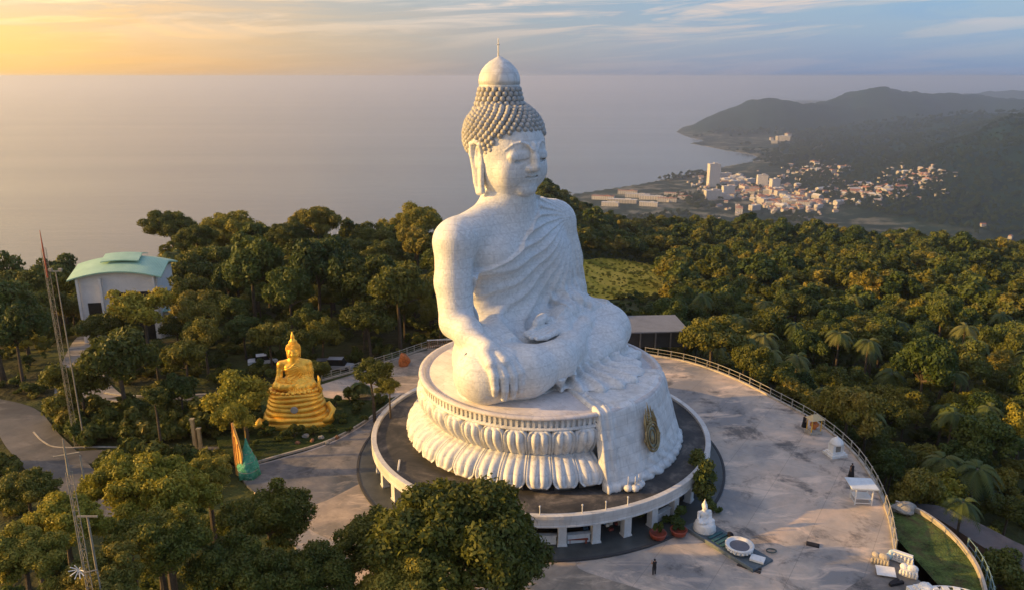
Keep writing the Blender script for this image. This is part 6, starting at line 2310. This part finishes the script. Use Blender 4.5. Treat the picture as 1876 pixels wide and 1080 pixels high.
def scatter(name, pts, meshes, label, cat):
    """one object: a cloud of points carrying crowns through geometry nodes"""
    c = bpy.data.collections.new(name + '_kinds')
    for i, me in enumerate(meshes):
        o = bpy.data.objects.new('kind_%d' % i, me)
        c.objects.link(o)
    me = bpy.data.meshes.new(name)
    P = np.array(pts, np.float32)
    me.vertices.add(len(P)); me.vertices.foreach_set('co', P[:, :3].ravel())
    a = me.attributes.new('sc', 'FLOAT', 'POINT'); a.data.foreach_set('value', P[:, 3].copy())
    a = me.attributes.new('rot', 'FLOAT', 'POINT'); a.data.foreach_set('value', np.random.default_rng(4).uniform(0, 6.28, len(P)).astype(np.float32))
    a = me.attributes.new('pick', 'INT', 'POINT'); a.data.foreach_set('value', np.random.default_rng(5).integers(0, len(meshes), len(P)).astype(np.int32))
    o = bpy.data.objects.new(name, me); col.objects.link(o)
    ng = bpy.data.node_groups.new(name + '_nodes', 'GeometryNodeTree')
    ng.interface.new_socket('Geometry', in_out='INPUT', socket_type='NodeSocketGeometry')
    ng.interface.new_socket('Geometry', in_out='OUTPUT', socket_type='NodeSocketGeometry')
    N = ng.nodes; L = ng.links
    gi, go = N.new('NodeGroupInput'), N.new('NodeGroupOutput')
    ci = N.new('GeometryNodeCollectionInfo'); ci.inputs['Collection'].default_value = c
    ci.inputs['Separate Children'].default_value = True; ci.inputs['Reset Children'].default_value = True
    ip = N.new('GeometryNodeInstanceOnPoints'); ip.inputs['Pick Instance'].default_value = True
    def attr(nm, ty):
        q = N.new('GeometryNodeInputNamedAttribute'); q.data_type = ty; q.inputs['Name'].default_value = nm
        return q.outputs[0]
    L.new(gi.outputs[0], ip.inputs['Points']); L.new(ci.outputs[0], ip.inputs['Instance'])
    L.new(attr('pick', 'INT'), ip.inputs['Instance Index'])
    cx = N.new('ShaderNodeCombineXYZ'); L.new(attr('rot', 'FLOAT'), cx.inputs[2])
    L.new(cx.outputs[0], ip.inputs['Rotation'])
    L.new(attr('sc', 'FLOAT'), ip.inputs['Scale'])
    L.new(ip.outputs[0], go.inputs[0])
    md = o.modifiers.new('scatter', 'NODES'); md.node_group = ng
    tag(o, label, cat, kind='stuff')
    return o


FAR = far_protos()
P = [(x, y, z, s) for x, y, z, s, k in rest]
print('rest', len(P))
scatter('forest', P, FAR, 'dense evergreen woods covering the hill between the monument and the ridge', 'forest')
# woods on the flank, the headlands and round the town: coarser crowns, larger
g = np.random.default_rng(9)
pts = []
n = 26000
rr_ = 700 * (9 ** g.random(n)); az_ = g.uniform(-2, 37, n)
X, Y = rr_ * np.sin(np.radians(az_)), rr_ * np.cos(np.radians(az_))
Z = height(X, Y)
nz = fbm(X / 220, Y / 220, 3, 33)
for x, y, z, r, q in zip(X, Y, Z, rr_, nz):
    if z < SEA + 3: continue
    if z < SEA + 24 and (q < 0.16 or r < 2300 and q < 0.05): continue
    pts.append((x, y, z - 1.5, (0.95 + r / 4200) * float(g.uniform(0.8, 1.3))))
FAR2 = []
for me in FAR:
    m2 = me.copy(); m2.materials.clear(); m2.materials.append(M['leaf_far_haze']); FAR2.append(m2)
scatter('far_woods', pts, FAR2, 'distant woods on the coastal plain and headland slopes', 'forest')
# understorey so that no bare ground shows between trunks
pts = []
n = 9000
rr_ = 60 + 420 * g.random(n) ** 0.8; az_ = g.uniform(-38, 38, n)
X, Y = rr_ * np.sin(np.radians(az_)), rr_ * np.cos(np.radians(az_))
Z = height(X, Y)
for x, y, z, r, a in zip(X, Y, Z, rr_, az_):
    if pt_in(PLAZA, x, y) or pt_in(LAWN2, x, y) or pt_in(lane_poly, x, y) or pt_in(FIELD, x, y): continue
    if a < 3 and r < 170 and (road_dist(x, y) < 5.5 or pt_in(GARD, x, y)): continue
    if math.hypot(x - BC.x, y - BC.y) < 26 or math.hypot(x - HALLP.x, y - HALLP.y) < 13: continue
    if min(math.hypot(x - p[0], y - p[1]) for p in PLAZA[::3]) < 3.0: continue
    pts.append((x, y, z - 0.3, float(g.uniform(0.6, 1.6))))
UND = []
for i in range(3):
    me, cs = crown_mesh('under', 201 + i, 1.5, 1.8, 0.0, 9, 420, 0.34)
    me.materials.append((M['leaf_dark'], M['leaf_mid'], M['leaf_dark'])[i]); UND.append(me)
scatter('undergrowth', pts, UND, 'low undergrowth covering the ground between the trees', 'undergrowth')

# bright grass clearing
m, w = mat_tools('clearing_grass')
pos = w.n('ShaderNodeNewGeometry').outputs['Position']
n1 = w.noise(w.n('ShaderNodeMapping', ins={'Vector': pos, 'Scale': (1, 0.35, 1)}).outputs[0], 0.12, 6, 0.65, 0.6)
n2 = w.noise(pos, 1.2, 5, 0.7)
c = w.ramp(n1, [(0.36, (0.20, 0.19, 0.02)), (0.47, (0.46, 0.35, 0.035)), (0.58, (0.66, 0.46, 0.07))])
c = w.mix(w.ramp(n2, [(0.3, 0.35), (0.55, 0)]), c, (0.10, 0.12, 0.02))
finish(w, c, 0.95, n2, 1.0, 0.9, spec=0.1)
b = MB()
V = [(p[0], p[1], hgt(p[0], p[1]) + 0.5) for p in FIELD]
cen = Vector((sum(v[0] for v in V) / len(V), sum(v[1] for v in V) / len(V)))
rings = 8
b.v = []
for k in range(rings + 1):
    t = 1 - k / rings
    for v in V:
        x, y = cen.x + (v[0] - cen.x) * t, cen.y + (v[1] - cen.y) * t
        b.v.append((x, y, hgt(x, y) + 0.35))
nV = len(V)
for k in range(rings):
    for i in range(nV):
        a, c_ = k * nV + i, k * nV + (i + 1) % nV
        b.f.append((a, c_, c_ + nV, a + nV))
o = b.build('clearing', m, None, True)
tag(o, 'sunlit yellow-green grass clearing right of the figure', 'grass', kind='structure')

# rough tussocks over the clearing
gt = np.random.default_rng(15)
pts = []
fx = [p[0] for p in FIELD]; fy = [p[1] for p in FIELD]
while len(pts) < 520:
    x, y = gt.uniform(min(fx), max(fx)), gt.uniform(min(fy), max(fy))
    if pt_in(FIELD, x, y): pts.append((x, y, hgt(x, y) + 0.25, float(gt.uniform(0.25, 0.75))))
TU = []
for i in range(2):
    me, cs = crown_mesh('tussock', 301 + i, 1.5, 1.2, 0.0, 7, 260, 0.35)
    mt = M['leaf_yellow']
    me.materials.append(mt); TU.append(me)
scatter('tussocks', pts, TU, 'rough yellow tussocks over the grass clearing', 'grass')
# ------------------------------------------------------------------ the town on the bay
def facade(name, base, dark, sx, sz, w0=0.5):
    m, w = mat_tools(name)
    tc = w.n('ShaderNodeTexCoord').outputs['Object']
    sp = w.n('ShaderNodeSeparateXYZ', ins={0: tc})
    h = w.math('ADD', sp.outputs[0], sp.outputs[1])
    fx = w.math('FRACT', w.math('DIVIDE', h, sx))
    fz = w.math('FRACT', w.math('DIVIDE', sp.outputs[2], sz))
    win = w.math('MULTIPLY', w.math('LESS_THAN', w.math('ABSOLUTE', w.math('SUBTRACT', fx, 0.5)), w0 / 2), w.math('LESS_THAN', w.math('ABSOLUTE', w.math('SUBTRACT', fz, 0.55)), 0.22))
    rnd = w.n('ShaderNodeObjectInfo').outputs['Random']
    tint = w.ramp(rnd, [(0, tuple(k * 0.75 for k in base)), (0.5, base), (1, tuple(min(1, k * 1.15) for k in base))])
    c = w.mix(win, tint, dark)
    finish(w, c, 0.8)
    return m


M['fac'] = facade('town_wall', (0.50, 0.48, 0.46), (0.12, 0.13, 0.15), 4.0, 3.2)
m, w = mat_tools('town_roof')
rnd = w.n('ShaderNodeObjectInfo').outputs['Random']
finish(w, w.ramp(rnd, [(0.0, (0.45, 0.44, 0.43)), (0.30, (0.55, 0.53, 0.50)), (0.5, (0.30, 0.13, 0.08)), (0.75, (0.36, 0.20, 0.14)), (1.0, (0.40, 0.38, 0.36))], 'CONSTANT'), 0.8)
M['troof'] = m


def bld_mesh(L, W_, H, roof):
    wall = MB().box((0, 0, H / 2 - 2), (L, W_, H + 4))
    rf = MB()
    if roof == 'gable':
        rf.add([(-L / 2 - .5, -W_ / 2 - .6, H - 0.2), (L / 2 + .5, -W_ / 2 - .6, H - 0.2), (L / 2 + .5, W_ / 2 + .6, H - 0.2), (-L / 2 - .5, W_ / 2 + .6, H - 0.2), (-L / 2 - .5, 0, H + W_ * 0.28), (L / 2 + .5, 0, H + W_ * 0.28)],
               [(3, 2, 1, 0), (0, 1, 5, 4), (2, 3, 4, 5), (1, 2, 5), (3, 0, 4)])
    elif roof == 'hip':
        rf.add([(-L / 2 - .5, -W_ / 2 - .6, H - 0.2), (L / 2 + .5, -W_ / 2 - .6, H - 0.2), (L / 2 + .5, W_ / 2 + .6, H - 0.2), (-L / 2 - .5, W_ / 2 + .6, H - 0.2), (-L / 4, 0, H + W_ * 0.25), (L / 4, 0, H + W_ * 0.25)],
               [(3, 2, 1, 0), (0, 1, 5, 4), (2, 3, 4, 5), (1, 2, 5), (3, 0, 4)])
    else:
        rf.box((0, 0, H + 0.15), (L + 0.4, W_ + 0.4, 0.7)).box((L * 0.2, 0, H + 1.5), (L * 0.2, W_ * 0.4, 2.4))
    out = []
    for nm, b, mm in (('wall', wall, M['fac']), ('roof', rf, M['troof'])):
        me = bpy.data.meshes.new(nm); me.from_pydata(b.v, [], b.f); me.materials.append(mm)
        out.append(me)
    return out


KINDS = [bld_mesh(26, 14, 9, 'gable'), bld_mesh(18, 12, 7, 'hip'), bld_mesh(30, 16, 14, 'flat'), bld_mesh(16, 11, 6, 'gable'), bld_mesh(42, 14, 12, 'flat'), bld_mesh(22, 18, 19, 'flat')]


def house(k, x, y, z, rz, sc, label, group=None, name='town_building', sz=None):
    root = empty(name, (x, y, z), rz, label, 'building', group)
    root.scale = (sc, sc, sz or sc)
    for nm, me in zip(('wall', 'roof'), KINDS[k]):
        o = bpy.data.objects.new(nm, me); o.parent = root; col.objects.link(o)
    return root


def gat(px, py):
    return ground(px, py)


rt = random.Random(77)
clusters = [  # px, py, spread x, spread y, count, kinds, label, group, scale
    (1400, 350, 90, 16, 72, (0, 1, 2, 3), 'small pale building in the middle of the bay town', 'buildings in the middle of the bay town', 1.0),
    (1440, 375, 95, 12, 66, (0, 1, 3, 2), 'low building along the near side of the bay town', 'buildings on the near side of the bay town', 1.0),
    (1600, 352, 80, 13, 66, (1, 3, 0), 'small house in the inland suburb right of the bay town', 'houses in the inland suburb', 1.0),
    (1680, 325, 45, 10, 25, (1, 3), 'small reddish house on the hillside right of the suburb', 'houses on the hillside', 1.0),
    (1500, 312, 45, 8, 24, (1, 3, 2), 'small white building at the foot of the headland hills', 'buildings at the foot of the headland', 1.2),
    (1330, 335, 40, 10, 30, (2, 0, 4), 'mid-sized building behind the beach near the white tower', 'buildings behind the beach', 1.0),
    (1440, 258, 30, 6, 5, (2,), 'tiny white building on the headland slope', 'buildings on the headland slope', 1.6),
]
for cx, cy, sx, sy, n, ks, lab, g_, sc in clusters:
    for _ in range(n):
        px = cx + rt.gauss(0, 0.5) * sx; py = cy + rt.gauss(0, 0.55) * sy
        p = gat(px, py)
        if p.z < SEA + 2: continue
        house(rt.choice(ks), p.x, p.y, hgt(p.x, p.y), rt.uniform(-0.5, 0.5) + rt.choice((0, PI / 2)), sc * rt.uniform(0.8, 1.5), lab, g_)
# long pale sheds in rows near the shore
for k, (px, py, sx, sy, rz) in enumerate(((1105, 366, 2.2, 1.6, -0.3), (1140, 372, 2.8, 1.6, -0.3), (1168, 362, 2.4, 1.5, -0.28), (1196, 366, 2.6, 1.6, -0.3), (1150, 356, 2.0, 1.3, -0.3), (1222, 370, 1.8, 1.4, -0.25), (1235, 360, 2.0, 1.3, -0.3), (1188, 378, 1.7, 1.4, -0.3), (1118, 378, 1.6, 1.4, -0.3), (1255, 366, 1.4, 1.2, -.3))):
    p = gat(px, py)
    o = house(4, p.x, p.y, hgt(p.x, p.y), rz, 1.0, 'long low pale building in rows by the near shore', 'long buildings by the near shore')
    o.scale = (sx * 0.9, sy, 1.15)
# landmark blocks
def block(px, py, L, W_, H, rz, label, name='hotel_block', step=0):
    p = gat(px, py)
    z = hgt(p.x, p.y)
    root = empty(name, (p.x, p.y, z), rz, label, 'building')
    MB().box((0, 0, H / 2 - 2), (L, W_, H + 4)).build('wall', facade('hotel_wall', (0.72, 0.68, 0.62), (0.2, 0.2, 0.22), 5.0, 3.6, 0.6), root)
    MB().box((0, 0, H + 0.5), (L + 1, W_ + 1, 1.6)).box((L * 0.1, 0, H + 3), (L * 0.3, W_ * 0.5, 5)).build('roof', simple_mat('hotel_roof', (0.45, 0.43, 0.42), 0.8), root)
    if step:
        MB().box((L * 0.5 + 10, 0, H * 0.35), (22, W_, H * 0.7)).box((L * 0.5 + 27, 0, H * 0.22), (14, W_, H * 0.44)).build('wing', root.children[0].data.materials[0], root)
    return root


block(1306, 342, 46, 32, 92, 0.1, 'tall white tower block standing alone near the beach', 'tower_block')
block(1305, 366, 60, 26, 34, 0.15, 'stepped white hotel below the tall tower block', step=1)
block(1333, 362, 44, 24, 42, 0.1, 'pale mid-rise hotel right of the stepped hotel')
block(1395, 345, 40, 24, 52, -0.1, 'beige tower pair in the middle of the town', 'tower_block')
block(1418, 350, 34, 24, 46, 0.2, 'slightly lower beige block right of the tower pair', 'tower_block')
# isolated roofs in the near woods
for k, (px, py, lab) in enumerate(((1800, 418, 'pale roofed farm building alone in the far right woods'), (1376, 424, 'small house with a white roof on the ridge clearing'), (1352, 430, 'tiny shed beside the white-roofed ridge house'), (1062, 398, 'reddish roof on the ridge just right of the shoulder'), (1850, 440, 'low pale roof at the right edge of the woods'))):
    p = gat(px, py)
    o = house(3, p.x, p.y, hgt(p.x, p.y) + 5.5, 0.2 * k, 0.85, lab, None, 'farm_building')

# the many smallest houses, past what one can count
TS = MB(); TR = MB()
vv, ff, mi = [], [], []
for cx, cy, sx, sy, n, ks, lab, g_, sc in clusters[:6]:
    for _ in range(75):
        px = cx + rt.gauss(0, 0.75) * sx; py = cy + rt.gauss(0, 0.9) * sy
        p = gat(px, py)
        if p.z < SEA + 2 or p.length < 1800: continue
        k = rt.choice((1, 3, 3, 0)); s_ = rt.uniform(0.5, 1.0)
        Mx = Matrix.Translation((p.x, p.y, hgt(p.x, p.y) + 1)) @ Matrix.Rotation(rt.uniform(0, 3.1), 4, 'Z') @ Matrix.Scale(s_, 4)
        for q, me in enumerate(KINDS[k]):
            o0 = len(vv)
            vv += [tuple(Mx @ v.co) for v in me.vertices]
            for f in me.polygons:
                ff.append([o0 + i for i in f.vertices]); mi.append(q if q == 0 else rt.choice((1, 1, 2)) if False else q)
me = bpy.data.meshes.new('town_houses'); me.from_pydata(vv, [], ff)
me.materials.append(simple_mat('house_wall', (0.44, 0.42, 0.40), 0.8, 0.2, 0.01))
m, w = mat_tools('house_roofs')
pos = w.n('ShaderNodeNewGeometry').outputs['Position']
finish(w, w.ramp(w.noise(pos, 0.03, 2, 0.5), [(0.35, (0.50, 0.48, 0.46)), (0.47, (0.30, 0.14, 0.09)), (0.6, (0.46, 0.42, 0.38))]), 0.8)
me.materials.append(m)
me.polygons.foreach_set('material_index', mi)
o = link('town_houses', me)
tag(o, 'scattered mass of tiny pale houses filling the bay town', 'town', kind='stuff')
# ------------------------------------------------------------------ air between here and the far coast
def build_haze():
    b = MB().box((0, 0, (60 + SEA - 12) / 2 ), (176000, 176000, 60 - (SEA - 12)))
    m = bpy.data.materials.new('haze_air'); m.use_nodes = True
    w = NT(m.node_tree)
    v = w.n('ShaderNodeVolumePrincipled', ins={'Color': (0.87, 0.90, 0.98, 1), 'Density': 9.0e-5, 'Anisotropy': 0.72})
    w.n('ShaderNodeOutputMaterial', ins={'Volume': v.outputs[0]})
    o = b.build('haze', m)
    tag(o, 'thin evening haze over the sea and coast', 'haze', kind='stuff')


build_haze()
